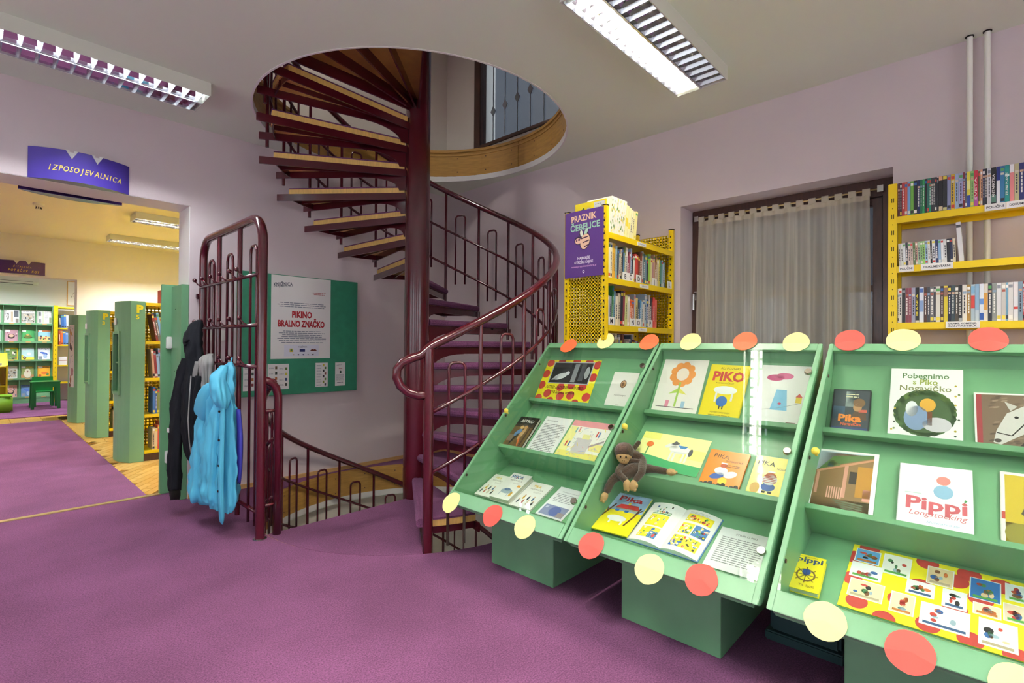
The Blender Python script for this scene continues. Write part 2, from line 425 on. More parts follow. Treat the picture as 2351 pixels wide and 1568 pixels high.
w = MB(); ring(w, RH_UP-.004, RH_UP+.01, ZC-.002, ZC+.05); struct('trim_4', w, 'white_paint')

# left wall with the wide doorway
wl = MB(); wl.box(1.185, XB+.3, YA, 4.9, 0, ZC+.05); wl.box(-1.6, 1.185, YA, 4.9, 2.315, ZC+.05); wl.box(X0-.2, -1.6, YA, 4.9, 0, ZC+.05)
struct('wall_left', wl, 'lilac_wall')
jl = MB(); jl.box(1.180, 1.1855, YA+.004, 4.896, 1.69, 2.31); jl.box(-1.59, 1.18, YA+.004, 4.896, 2.311, 2.3155); struct('trim_5', jl, 'white_paint')
# right wall with the window recess
WY0, WY1, WZ0, WZ1 = .415, 1.748, .86, 2.32
wr = MB(); wr.box(XB, XB+.32, WY1, YA, 0, ZC+.05); wr.box(XB, XB+.32, Y0, WY0, 0, ZC+.05); wr.box(XB, XB+.32, WY0, WY1, 0, WZ0); wr.box(XB, XB+.32, WY0, WY1, WZ1, ZC+.05)
struct('wall_right', wr, 'lilac_wall')
NW_ = [(-1.9, -.5), (.5, 1.9), (2.75, 4.15)]; BW_ = [(-1.9, -.4), (.7, 2.2)]; BZ_0, BZ_1 = .9, 2.35
def pierced(mb, a0, a1, holes, z0, z1, fixed, axis):
    def bx_(a, b, c, d): mb.box(*((fixed[0], fixed[1], a, b) if axis == 'y' else (a, b, fixed[0], fixed[1])), c, d)
    cur = a0
    for h0, h1 in holes: bx_(cur, h0, z0, z1); bx_(h0, h1, z0, BZ_0); bx_(h0, h1, BZ_1, z1); cur = h1
    bx_(cur, a1, z0, z1)
wb = MB(); pierced(wb, X0-.2, XB+.32, BW_, -.29, ZC+.05, (Y0-.25, Y0), 'x'); struct('wall_back', wb, 'lilac_wall')
wn = MB(); pierced(wn, Y0, YA, NW_, -.29, ZC+.05, (X0-.2, X0), 'y'); struct('wall_near', wn, 'lilac_wall')
def plain_window(n, a0, a1, axis, at):
    m = MB()
    def bx_(mb, a, b, c, d, e0, e1): mb.box(*((at+e0, at+e1, a, b) if axis == 'y' else (a, b, at+e0, at+e1)), c, d)
    for a, b, c, d in ((a0, a0+.07, BZ_0, BZ_1), (a1-.07, a1, BZ_0, BZ_1), (a0+.07, a1-.07, BZ_0, BZ_0+.07), (a0+.07, a1-.07, BZ_1-.07, BZ_1), ((a0+a1)/2-.04, (a0+a1)/2+.04, BZ_0+.07, BZ_1-.07)): bx_(m, a, b, c, d, -.14, -.08)
    o = struct('window_%d' % n, m, 'brown_frame')
    for a, b in ((a0+.07, (a0+a1)/2-.04), ((a0+a1)/2+.04, a1-.07)): g = MB(); bx_(g, a, b, BZ_0+.07, BZ_1-.07, -.112, -.106); g.build('pane', 'clear_glass', o)
for i, (a, b) in enumerate(NW_): plain_window(3+i, a, b, 'y', X0)
for i, (a, b) in enumerate(BW_): plain_window(6+i, a, b, 'x', Y0)
ob = MB(); ob.box(7.6, 7.9, -14, 34, -4, 12); struct('wall_sky_blocker', ob, 'blocker_grey')  # added dark wall that keeps bright sky out of the right-hand windows
bb = MB(); bb.box(1.19, XB, YA-.014, YA, 0, .035); struct('baseboard_left', bb, 'wood_base')
bb = MB(); bb.box(XB-.014, XB, Y0, YA-.014, 0, .035); struct('baseboard_right', bb, 'wood_base')
th = MB(); th.box(-1.6, 1.07, 4.885, 4.93, -.002, .006); struct('trim_6', th, 'brass')

# ---- storey above, seen through the opening
zu = STOREY; zt = 6.1
ua = MB(); ua.box(X0, XB+.3, YA, YA+.25, zu, zt); struct('wall_left_upper', ua, 'cream_wall')
UW0, UW1, UZ0, UZ1 = 2.75, 4.11, 3.36, 4.95
ub = MB(); ub.box(XB, XB+.3, UW1, YA, zu, zt); ub.box(XB, XB+.3, Y0, UW0, zu, zt); ub.box(XB, XB+.3, UW0, UW1, zu, UZ0); ub.box(XB, XB+.3, UW0, UW1, UZ1, zt)
struct('wall_right_upper', ub, 'cream_wall')
uc = MB(); uc.box(X0-.2, XB+.3, Y0-.2, YA+.25, zt, zt+.1); struct('ceiling', uc, 'ceiling_white')
un = MB(); un.box(X0-.2, X0, Y0, YA, zu, zt); un.box(X0, XB, Y0-.2, Y0, zu, zt); struct('wall_back_upper', un, 'cream_wall')
# ---- storey below
zl = -STOREY
lo = MB(); lo.box(X0, XB+.3, Y0-.2, YA+.25, zl-.1, zl); struct('floor', lo, 'concrete')
la = MB(); la.box(X0, XB+.3, YA, YA+.25, zl, -.29); struct('wall_left_lower', la, 'cream_wall')
lb = MB(); lb.box(XB, XB+.3, Y0, YA, zl, -.29); lb.box(X0-.2, X0, Y0, YA, zl, -.29); lb.box(X0, XB, Y0-.2, Y0, zl, -.29); struct('wall_right_lower', lb, 'white_paint')
lc = MB(); slab_hole(lc, .9, XB, 1.6, YA, -.31, -.29, SC.x, SC.y, RH_LO+.01); lc.box(X0, .9, Y0, YA, -.31, -.29); lc.box(.9, XB, Y0, 1.6, -.31, -.29); struct('ceiling', lc, 'ceiling_white')

# ---- second room beyond the doorway
Y2, Y2B = 11.32, 11.62
c2 = MB(); c2.box(X0, 4.2, 4.9, Y2B, ZC, ZC+.05); struct('ceiling', c2, 'cream_ceiling')
f2 = MB(); f2.box(X0, 4.2, 4.9, 11.42, -.2, -.012); fp = struct('floor', f2, 'parquet_gap')
r2 = MB(); r2.box(-1.6, .984, 4.932, 10.64, -.012, .006); struct('floor', r2, 'carpet_far')
w2 = MB(); w2.box(1.245, 4.2, Y2, Y2B, 0, ZC); w2.box(-1.3, 1.245, Y2, Y2B, 2.29, ZC); w2.box(X0, -1.3, Y2, Y2B, 0, ZC); struct('wall_far', w2, 'cream_wall')
w3 = MB(); w3.box(4.2, 4.4, 4.9, Y2B, -.2, ZC); w3.box(X0-.2, X0, 4.9, Y2B, -.2, ZC); struct('wall_side', w3, 'cream_wall')
w4 = MB(); w4.box(XB+.3, 4.4, 4.7, 4.9, -.2, ZC+.05); w4.box(-1.6, X0, 4.9, 4.905, 2.4, ZC); w4.box(1.2, 4.2, 4.9, 4.905, 0, ZC); w4.box(-1.6, 1.2, 4.9, 4.905, 2.32, ZC); struct('wall_inner', w4, 'cream_wall')
# parquet staves (herringbone courses) where the floor shows beside and beyond the runner
pm = []
for k in range(2):
    b = MB(); b.box(-.175, .175, -.034, .034, -.008, 0); pm.append(b)
protos = []
def stave(x, y, a, k):
    if len(protos) < 2:
        o = pm[len(protos)].build('floor_plank', ['parquet', 'parquet_b'][len(protos)], None, bevel=.0015); o.parent = fp; protos.append(o); o.matrix_world = Matrix.Translation((x, y, -.003)) @ Matrix.Rotation(a, 4, 'Z'); return
    o = protos[k].copy(); COL.objects.link(o); o.parent = fp; o.matrix_basis = Matrix.Translation((x, y, -.003)) @ Matrix.Rotation(a, 4, 'Z')
rp = random.Random(3); ca, sa_ = math.cos(math.radians(52)), math.sin(math.radians(52))
for i in range(-60, 60):
    for j in range(-14, 14):
        u, v = j*.354+(i % 2)*.177, i*.0705; x, y = 1.2+u*ca-v*sa_, 6.4+u*sa_+v*ca
        if .93 < x < 1.62 and 4.96 < y < 7.95: stave(x, y, math.radians(52), rp.randint(0, 1))
pl = MB()
for k in range(46):
    y = 7.95+k*.0705
    for j in range(3):
        x = 1.0+j*.36+(k % 2)*.18; pl.box(x-.175, x+.175, y, y+.068, -.011, -.003)
for k in range(10):
    y = 10.66+k*.0705
    for j in range(7): x = -1.0+j*.36+(k % 2)*.18; pl.box(x-.175, x+.175, y, y+.068, -.011, -.003)
tag(pl.build('floor_planks', 'parquet', fp), kind='stuff')
# ---- third room
f3 = MB(); f3.box(X0, 4.2, 11.40, 15, -.1, .004); struct('floor', f3, 'carpet_far')
c3 = MB(); c3.box(X0, 4.2, Y2B, 15, 3.1, 3.2); struct('ceiling', c3, 'ceiling_white')
w5 = MB(); w5.box(X0, 4.2, 14.32, 14.6, 0, 3.1); w5.box(4.2, 4.4, Y2B, 14.6, 0, 3.1); w5.box(X0-.2, X0, Y2B, 14.6, 0, 3.1); w5.box(X0, 4.2, Y2B, Y2B+.01, 2.946, 3.1); struct('wall_end', w5, 'cream_wall')

# ------------------------------------------------------------------ window in the right wall
XF = 4.02
wf = MB(); wf.box(XF-.02, XF+.06, WY0, WY0+.075, WZ0, WZ1); wf.box(XF-.02, XF+.06, WY1-.075, WY1, WZ0, WZ1)
wf.box(XF-.02, XF+.06, WY0+.075, WY1-.075, WZ1-.11, WZ1); wf.box(XF-.02, XF+.06, WY0+.075, WY1-.075, WZ0, WZ0+.1)
win = struct('window_1', wf, 'brown_frame', bevel=.004)
sa = MB(); ya, yb, za, zb = WY0+.08, WY1-.08, WZ0+.105, WZ1-.115
sa.box(XF+.0, XF+.05, ya, ya+.05, za, zb); sa.box(XF, XF+.05, yb-.05, yb, za, zb); sa.box(XF, XF+.05, ya+.05, yb-.05, zb-.05, zb); sa.box(XF, XF+.05, ya+.05, yb-.05, za, za+.05)
sa.box(XF+.01, XF+.04, ya+.05, yb-.05, 1.60, 1.64); tag(sa.build('window_sash', 'brown_frame', win, bevel=.003), 'brown sash with one glazing bar')
for z0, z1 in ((za+.05, 1.60), (1.64, zb-.05)):
    g = MB(); g.box(XF+.022, XF+.028, ya+.05, yb-.05, z0, z1); g.build('pane', 'window_glass', win)
hd = MB(); hd.box(XF-.045, XF-.02, 1.70, 1.725, 1.60, 1.67); hd.tube([(XF-.05, 1.712, 1.65), (XF-.075, 1.712, 1.645), (XF-.078, 1.712, 1.52)], .011, 8); tag(hd.build('window_handle', 'steel', win), 'silver lever handle')
sl = MB(); sl.box(XB-.02, XF, WY0+.002, WY1-.002, WZ0-.02, WZ0); struct('trim_7', sl, 'white_paint')
# curtain rod + sheer tab-top curtain
XC = 3.975
t = thing('curtain_rod', 'thin brass rod with brackets across the brown window', 'curtain rod', (XC, 1.1, 2.25))
r = MB(); r.tube([(XC, .495, 2.25), (XC, 1.71, 2.25)], .006, 8); r.build('rod', 'brass', t, smooth=True)
for y in (.50, 1.70):
    b = MB(); b.box(XC-.012, XF-.018, y-.012, y+.012, 2.238, 2.262); b.box(XC-.014, XC+.0, y-.016, y+.016, 2.228, 2.27); b.build('bracket', 'steel', t)
t = thing('sheer_curtain', 'sheer beige striped tab-top curtain hanging in the brown window', 'curtain', (XC, 1.1, .95))
def fold(y, z):
    q = (y-.55)/1.13; f = .3+.7*min(1, (2.2-z)/.5)
    return f*(.036*math.sin(2*math.pi*15*q+1.3*math.sin(9*q)) + .012*math.sin(2*math.pi*6.3*q+z*1.5))
NY, NZ = 170, 22
me = MB(); V = []
for j in range(NZ+1):
    z = 2.19-(2.19-.93)*j/NZ; sp = 1+.03*(j/NZ)
    for i in range(NY+1):
        y = 1.115+(.555+1.125*i/NY-1.115)*sp; V.append((XC-.012-fold(y, z)*.8, y, z))
me.add(V, [(j*(NY+1)+i, j*(NY+1)+i+1, (j+1)*(NY+1)+i+1, (j+1)*(NY+1)+i) for j in range(NZ) for i in range(NY)])
co = me.build('curtain_cloth', 'sheer', t, smooth=True)
uv = co.data.uv_layers.new(name='UVMap')
for p in co.data.polygons:
    for li in p.loop_indices:
        vi = co.data.loops[li].vertex_index; uv.data[li].uv = ((vi % (NY+1))/NY, (vi//(NY+1))/NZ)
hm = MB(); V = []
for z in (2.222, 2.186):
    for i in range(NY+1): y = .555+1.125*i/NY; V.append((XC-.014-fold(y, 2.19)*.8, y, z))
hm.add(V, [(i, i+1, NY+2+i, NY+1+i) for i in range(NY)])
mat('curtain_hem', '#cfc7b0', .9); tag(hm.build('curtain_hem', 'curtain_hem', t, smooth=True), 'denser beige heading band')
for k in range(15):
    y = .575+k*.0775; b = MB(); b.box(XC-.014, XC-.011, y-.021, y+.021, 2.215, 2.258); b.box(XC+.008, XC+.011, y-.021, y+.021, 2.215, 2.258); b.box(XC-.014, XC+.011, y-.021, y+.021, 2.256, 2.26)
    b.build('curtain_tab', 'curtain_hem', t)

# window of the storey above, with lead bars and diamonds
wf = MB(); x = XB+.0
wf.box(x-.03, x+.06, UW0, UW0+.1, UZ0, UZ1); wf.box(x-.03, x+.06, UW1-.1, UW1, UZ0, UZ1); wf.box(x-.03, x+.06, UW0+.1, UW1-.1, UZ0, UZ0+.03); wf.box(x-.03, x+.06, UW0+.1, UW1-.1, UZ1-.1, UZ1)
wu = struct('window_2', wf, 'brown_frame', bevel=.004)
g = MB(); g.box(x+.02, x+.026, UW0+.1, UW1-.1, UZ0+.03, UZ1-.1); g.build('pane', 'window_glass', wu)
for k in range(5):
    y = 3.85-k*.175; b = MB(); b.tube([(x+.012, y, UZ0+.03), (x+.012, y, UZ1-.1)], .006, 6); zz = 3.72+.02*k
    b.prism([(x+.005, y-.035, zz), (x+.005, y, zz+.055), (x+.005, y+.035, zz), (x+.005, y, zz-.055)], (.012, 0, 0)); b.build('window_bar', 'grey_acrylic', wu)
# ------------------------------------------------------------------ spiral staircase (one piece of furniture-like joinery)
HR, T0, DA = .18, 236.0, 18.1
st = thing('spiral_staircase', 'maroon steel spiral staircase with purple carpeted treads around a round column', 'staircase', (SC.x, SC.y, 0))
m = MB(); m.tube([(SC.x, SC.y, -3.24), (SC.x, SC.y, 5.6)], .099, 32); m.build('column', 'maroon', st, smooth=True, auto=40)
def nos(th): return HR*((th-T0)/DA+1)            # nosing line above this floor
def radial_bar(mb, deg, r0, r1, z0, z1, th, off=0.):
    a = math.radians(deg); d = Vector((math.cos(a), math.sin(a), 0)); n = Vector((-d.y, d.x, 0)); c = Vector((SC.x, SC.y, 0))+n*off
    pts = [c+d*r0+Vector((0, 0, z0)), c+d*r1+Vector((0, 0, z0)), c+d*r1+Vector((0, 0, z1)), c+d*r0+Vector((0, 0, z1))]
    mb.prism([p-n*th/2 for p in pts], n*th)
def wedge(mb, a0, a1, r0, r1, z0, z1, n=5):
    A = [a0+(a1-a0)*i/n for i in range(n+1)]; outer = [P3(r1, a, z0) for a in A]; inner = [P3(r0, a, z0) for a in A[::-1]]
    mb.prism(outer+inner, (0, 0, z1-z0))
def make_tread(n, dz):
    a0 = T0+DA*(n-1); a1 = a0+DA; z = HR*n+dz
    f = MB(); zt = z-.052
    rb = 1.185 if (n > 6 or dz < 0) else 1.135
    radial_bar(f, a0, .09, rb, zt-.055, zt, .012, .012); radial_bar(f, a1, .09, rb, zt-.055, zt, .012, -.004)
    radial_bar(f, (a0+a1)/2, .09, 1.08, zt-.035, zt, .008)
    A = [a0+(a1-a0)*i/6 for i in range(7)]
    f.prism([P3(1.075, a, zt-.045) for a in A]+[P3(1.067, a, zt-.045) for a in A[::-1]], (0, 0, .045))
    fr = f.build('tread_frame', 'maroon', st)
    b = MB(); wedge(b, a0+.7, a1-.2, .11, 1.085, zt, z-.012); tag(b.build('tread_board', 'wood_tread', fr), 'pale wooden tread board')
    c = MB(); wedge(c, a0-.6, a1-.5, .13, 1.087, z-.012, z)
    a = math.radians(a0-.4); d = Vector((math.cos(a), math.sin(a), 0)); t = Vector((-d.y, d.x, 0)); o = Vector((SC.x, SC.y, 0))
    prof = [(-.004, z-.052), (-.022, z-.047), (-.030, z-.03), (-.028, z-.012), (-.015, z), (.012, z), (.012, z-.05)]
    c.prism([o+d*.12+t*u+Vector((0, 0, w)) for u, w in prof], d*.967)
    tag(c.build('tread_carpet', 'carpet', fr), 'purple carpet over the tread nosing')
    # curved bracket under the front edge, welded to the column
    g = MB(); pts = [(.09, zt), (.09, zt-.165), (.15, zt-.165)] + [(.15+.28*(1-math.cos(q*math.pi/12)), zt-.165+.108*math.sin(q*math.pi/12)) for q in range(1, 7)] + [(.46, zt-.04), (.46, zt)]
    a = math.radians(a0); d = Vector((math.cos(a), math.sin(a), 0)); t = Vector((-d.y, d.x, 0))
    g.prism([o+d*u+Vector((0, 0, w))+t*.008 for u, w in pts], t*.01); g.build('tread_bracket', 'maroon', fr)
for n in range(1, 18): make_tread(n, 0)
for n in range(4, 18): make_tread(n, -STOREY)
def landing(z, nm):
    a0, a1 = 180.3, 236.0
    f = MB()
    for a in (a0+.5, 195, 209, 222, 235.5): radial_bar(f, a, .09, 1.16, z-.13, z-.052, .014)
    A = [a0+(a1-a0)*i/14 for i in range(15)]; f.prism([P3(1.15, a, z-.12) for a in A]+[P3(1.138, a, z-.12) for a in A[::-1]], (0, 0, .068))
    fr = f.build('landing_frame', 'maroon', st)
    b = MB(); wedge(b, a0, a1, .0, 1.16, z-.052, z-.012, 14); tag(b.build('landing_board', 'wood', fr), 'wooden underside board of the landing')
    c = MB(); wedge(c, a0-.1, a1+.1, .0, 1.161, z-.012, z, 14); c.build('landing_carpet', 'carpet', fr)
landing(0.0005, 'landing'); landing(STOREY, 'landing')

RR = 1.13
def helix(t0, t1, dz, r=RR, step=4.5):
    n = max(2, int(abs(t1-t0)/step)); return [P3(r, t0+(t1-t0)*i/n, nos(t0+(t1-t0)*i/n)+dz) for i in range(n+1)]
NW = 237.5
bk = Vector((math.sin(math.radians(NW)), -math.cos(math.radians(NW)), 0))      # backwards along the rail
p0 = P3(RR, NW, nos(NW)+1.02); loop = []
zt_ = p0.z; zb_ = .93
for i in range(0, 11):
    a = math.pi*i/10; loop.append(P3(RR, NW, 0)+bk*(.06+.15*math.sin(a))*(1 if 0 < i < 10 else .25*(1 if i == 0 else 0))+Vector((0, 0, (zt_-.02+zb_)/2+(zt_-.02-zb_)/2*math.cos(a))))
loop = [P3(RR, NW, zb_)] + [P3(RR, NW, 0)+bk*d+Vector((0, 0, z)) for d, z in ((.06, .928), (.12, .945), (.165, .985), (.188, 1.035), (.185, 1.085), (.155, 1.125), (.10, 1.15), (.05, 1.165))]
m = MB(); m.tube(loop+helix(NW+.8, NW+372, 1.02), .0265, 12); m.build('handrail', 'maroon', st, smooth=True)
m = MB(); m.tube([P3(RR, NW, -.25), P3(RR, NW, p0.z-.01)], .031, 16); m.build('newel_post', 'maroon', st, smooth=True, auto=40)
for dz in (.62, .26):
    m = MB(); m.tube(helix(NW, NW+372, dz), .0125, 8); m.build('guard_rail', 'maroon', st, smooth=True)
# flight down: rails follow the same helix one storey lower
D0 = 178.5
def nosd(th): return nos(th+360)-STOREY
def helixd(t0, t1, dz, step=4.5):
    n = int(abs(t1-t0)/step); return [P3(RR-.01, t0+(t1-t0)*i/n, nosd(t0+(t1-t0)*i/n)+dz) for i in range(n+1)]
m = MB(); m.tube(helixd(D0, D0-200, 1.03), .024, 12); m.build('handrail', 'maroon', st, smooth=True)
for dz in (.66, .28):
    m = MB(); m.tube(helixd(D0, D0-200, dz), .0115, 8); m.build('guard_rail', 'maroon', st, smooth=True)
def hairpin(mb, th, f, r, top, bot, half=2.6, rad=.0095):
    zt2 = f(th)+top; zb2 = f(th)+bot; L = P3(r, th-half, 0); Rr = P3(r, th+half, 0); q = .03
    up_ = Vector((0, 0, 1)); ctr = (L+Rr)/2
    mb.tube([L+up_*zb2, L+up_*(zt2-q-.02), L+up_*(zt2-q), L+(ctr-L)*.18+up_*(zt2-q*.3), L+(ctr-L)*.5+up_*zt2, Rr+(ctr-Rr)*.5+up_*zt2, Rr+(ctr-Rr)*.18+up_*(zt2-q*.3), Rr+up_*(zt2-q), Rr+up_*(zt2-q-.02), Rr+up_*zb2], rad, 6)
for n in range(2, 22):
    th = T0+DA*(n-1); m = MB(); m.tube([P3(RR, th, HR*n-.16), P3(RR, th, nos(th)+1.015)], .0135, 8); m.build('baluster', 'maroon', st, smooth=True, auto=50)
for n in range(1, 21):
    th = T0+DA*(n-.5)+1.2; m = MB(); hairpin(m, th, nos, RR, .84, -.26 if n < 3 else .13); m.build('hairpin_baluster', 'maroon', st, smooth=True)
for k in range(0, 11):
    th = 183.7-DA*k
    if k: m = MB(); m.tube([P3(RR-.01, th, nosd(th)-.14), P3(RR-.01, th, nosd(th)+1.02)], .0125, 8); m.build('baluster', 'maroon', st, smooth=True, auto=50)
    m = MB(); hairpin(m, th-DA/2+.5, nosd, RR-.01, .87, .12, 2.5, .009); m.build('hairpin_baluster', 'maroon', st, smooth=True)
# short end post of the lower rail, bent over towards the coat rack
m = MB(); m.tube([(1.37, 3.352, -.05), (1.37, 3.352, .86), (1.368, 3.352, .90), (1.355, 3.352, .945), (1.33, 3.351, .975), (1.30, 3.35, .992), (1.27, 3.348, .998)], .026, 14); m.build('end_post', 'maroon', st, smooth=True)
m = MB(); m.tube([(1.268, 3.346, .80), (1.37, 3.352, .80)], .011, 8); m.tube([(1.268, 3.346, .20), (1.37, 3.352, .20)], .011, 8); m.build('tie_bar', 'maroon', st, smooth=True)

# ------------------------------------------------------------------ coat rack
RX = 1.262
cr = thing('coat_rack', 'tall maroon tubular coat rack with ball hooks beside the spiral stair', 'coat rack', (RX, 3.95, 0))
yf, yb_ = 3.343, 4.535; q = .16; zt = 2.04
arc = lambda cy, cz, a0, a1: [(RX, cy+q*math.cos(math.radians(a0+(a1-a0)*i/6)), cz+q*math.sin(math.radians(a0+(a1-a0)*i/6))) for i in range(7)]
pts = [(RX, yf, 0.0)] + arc(yf+q, zt-q, 180, 90) + arc(yb_-q, zt-q, 90, 0) + [(RX, yb_, 0.0)]
m = MB(); m.tube(pts, .029, 16); m.build('frame', 'maroon', cr, smooth=True, auto=60)
m = MB(); m.disc((RX, yf, 0), (0, 0, 1), .042, .006, 20); m.build('floor_flange', 'steel', cr)
BZ = (1.668, 1.346, 1.082)
for z in BZ:
    m = MB(); m.tube([(RX-.02, yf, z), (RX-.02, yb_, z)], .0115, 8); m.build('cross_bar', 'maroon', cr, smooth=True)
m = MB(); m.tube([(RX, yf, .155), (RX, yb_, .155)], .013, 8); m.build('cross_bar', 'maroon', cr, smooth=True)
def ry(px): # rack positions read along the frame
    return px
for y in (3.74, 4.16):
    m = MB(); m.tube([(RX, y, .06), (RX, y, zt)], .016, 10); m.build('upright', 'maroon', cr, smooth=True, auto=50)
for y, top in ((3.49, 1.865), (3.93, 1.86), (4.33, 1.86)):
    m = MB(); a, b = y-.055, y+.055
    m.tube([(RX, a, .06), (RX, a, top-.05), (RX, a+.008, top-.02), (RX, a+.03, top), (RX, b-.03, top), (RX, b-.008, top-.02), (RX, b, top-.05), (RX, b, .06)], .0095, 8); m.build('hairpin_upright', 'maroon', cr, smooth=True)
for z in BZ:
    for i, y in enumerate((3.52, 3.72, 3.92, 4.12, 4.32, 4.49)):
        if z == BZ[0] and i == 0: y = 3.58
        m = MB(); m.tube([(RX-.02, y, z), (RX-.045, y+.012, z+.016), (RX-.062, y+.03, z+.045)], .0055, 6); m.ball((RX-.064, y+.032, z+.05), .0155, 10, 6); m.build('hook', 'maroon', cr, smooth=True)

# ------------------------------------------------------------------ garments on the rack
from mathutils import noise as mn
def cloth(name, mname, rings, parent, folds, amp, seed, n=72, sub=5, wr=.012):
    """rings: (z, cx, cy, hx, hy, yaw) joined into a soft closed shell with hanging folds and creases"""
    rnd = random.Random(seed); f2 = rnd.uniform(0, 6); f3 = rnd.uniform(0, 6); R = []; K = len(rings)
    def cat(p0, p1, p2, p3, t): return .5*((2*p1)+(-p0+p2)*t+(2*p0-5*p1+4*p2-p3)*t*t+(-p0+3*p1-3*p2+p3)*t**3)
    seq = []
    for i in range(K-1):
        for j in range(sub):
            t = j/sub; a, b, c, d = rings[max(0, i-1)], rings[i], rings[i+1], rings[min(K-1, i+2)]
            seq.append(tuple(cat(a[q], b[q], c[q], d[q], t) for q in range(6)))
    seq.append(rings[-1])
    for i, (z, cx, cy, hx, hy, yw) in enumerate(seq):
        t = i/(len(seq)-1); pts = []; g = amp*min(1, t*1.6)**.8
        for k in range(n):
            a = 2*math.pi*k/n
            fo = math.sin(folds*a+f2+1.1*math.sin(3*t+f3)); fo = math.copysign(abs(fo)**.7, fo)
            s = 1+g*fo+.45*g*math.sin((folds*2+1)*a+f3+2.2*t)
            x, y = max(.006, hx)*math.cos(a)*s, max(.006, hy)*math.sin(a)*s; c_, s_ = math.cos(yw), math.sin(yw)
            P_ = Vector((cx+x*c_-y*s_, cy+x*s_+y*c_, z+.010*math.sin(folds*.5*a+f2)*t))
            w_ = mn.noise(P_*17+Vector((seed, 0, 0)))*wr+mn.noise(Vector((P_.x*9, P_.y*38, P_.z*6+seed)))*wr*.7
            P_ += Vector((math.cos(a+yw), math.sin(a+yw), 0))*w_*min(1, hx/.05); pts.append(P_)
        R.append(pts)
    m = MB(); m.loft(R); return m.build(name, mname, parent, smooth=True)
# black softshell on the middle bar, far end
j = thing('black_jacket', 'black soft-shell jacket hung by its hood on the coat rack beside the green door panel', 'jacket', (1.1, 4.25, .1))
cloth('body', 'black_cloth', [(1.405, 1.19, 4.36, .012, .02, 0), (1.37, 1.165, 4.34, .04, .06, 0), (1.26, 1.125, 4.27, .055, .085, 0), (1.15, 1.12, 4.215, .06, .075, 0), (1.06, 1.12, 4.18, .06, .085, 0), (.9, 1.10, 4.15, .065, .11, .1), (.7, 1.085, 4.12, .062, .13, .1), (.55, 1.085, 4.09, .055, .12, .1), (.44, 1.09, 4.06, .045, .10, .1), (.41, 1.09, 4.06, .03, .085, .1)], j, 4, .13, 2)
cloth('sleeve', 'black_cloth', [(1.12, 1.075, 4.22, .03, .045, 0), (1.0, 1.055, 4.235, .042, .06, 0), (.8, 1.03, 4.245, .044, .068, 0), (.6, 1.018, 4.235, .042, .064, 0), (.42, 1.008, 4.215, .042, .062, 0), (.28, 1.005, 4.205, .040, .058, 0), (.19, 1.005, 4.20, .036, .052, 0)], j, 3, .09, 3)
cloth('cuff', 'slot_black', [(.20, 1.005, 4.20, .032, .048, 0), (.15, 1.006, 4.205, .031, .046, 0), (.12, 1.01, 4.215, .026, .036, 0)], j, 3, .08, 4, 40, 3)
cloth('sleeve', 'black_cloth', [(1.0, 1.11, 4.03, .03, .04, 0), (.8, 1.10, 4.02, .038, .05, 0), (.55, 1.095, 4.02, .038, .05, 0), (.40, 1.10, 4.02, .034, .045, 0), (.33, 1.10, 4.02, .03, .04, 0)], j, 3, .1, 7)
m = MB(); m.tube([(1.06, 4.06, 1.0), (1.045, 4.035, .85), (1.03, 4.0, .7), (1.035, 3.985, .55), (1.05, 3.985, .45)], .004, 6); tag(m.build('zip', 'grey_cloth', j, smooth=True), 'grey zip edge')
m = MB(); m.box(.958, .964, 4.19, 4.225, .60, .63); tag(m.build('reflective_patch', 'white_plastic', j), 'small reflective patch on the sleeve')
m = MB(); m.tube([(1.075, 4.25, 1.245), (1.06, 4.21, 1.235), (1.075, 4.18, 1.25)], .008, 8); m.ball((1.064, 4.215, 1.215), (.012, .014, .012), 10, 6); m.build('hood_toggle', 'black_cloth', j, smooth=True)
# grey scarf
sc = thing('grey_scarf', 'crumpled light grey scarf on a rack hook between the two jackets', 'scarf', (1.12, 4.0, .8))
cloth('folds', 'grey_cloth', [(1.155, 1.175, 4.03, .015, .03, 0), (1.13, 1.15, 4.02, .04, .055, 0), (1.06, 1.14, 4.0, .04, .058, 0), (.95, 1.135, 3.975, .034, .055, 0), (.8, 1.125, 3.95, .032, .05, 0), (.70, 1.12, 3.94, .024, .04, 0)], sc, 5, .2, 11, wr=.02)
cloth('fringe', 'grey_cloth', [(1.10, 1.11, 4.08, .02, .03, 0), (1.0, 1.10, 4.09, .018, .022, 0), (.93, 1.10, 4.095, .010, .012, 0)], sc, 4, .25, 12, 32, 4)
# blue raincoat
j = thing('blue_raincoat', 'sky blue raincoat with violet lining hung on the lowest bar of the coat rack', 'coat', (1.14, 3.68, .13))
cloth('body', 'blue_cloth', [(1.105, 1.185, 3.66, .010, .016, 0), (1.06, 1.165, 3.655, .035, .05, 0), (.98, 1.145, 3.655, .055, .085, 0), (.88, 1.14, 3.67, .065, .12, 0), (.7, 1.14, 3.70, .07, .155, 0), (.5, 1.14, 3.72, .075, .175, .05), (.32, 1.14, 3.73, .08, .19, .05), (.2, 1.14, 3.735, .078, .195, .05), (.155, 1.14, 3.735, .065, .185, .05)], j, 6, .2, 5, 110, 6, .02)
cloth('sleeve', 'blue_cloth', [(.80, 1.10, 3.83, .025, .04, 0), (.72, 1.085, 3.85, .038, .058, 0), (.55, 1.075, 3.87, .042, .066, 0), (.38, 1.07, 3.89, .046, .074, 0), (.25, 1.07, 3.90, .050, .082, 0), (.19, 1.07, 3.90, .047, .076, 0), (.165, 1.07, 3.90, .038, .065, 0)], j, 4, .16, 6, 72, 6, .018)
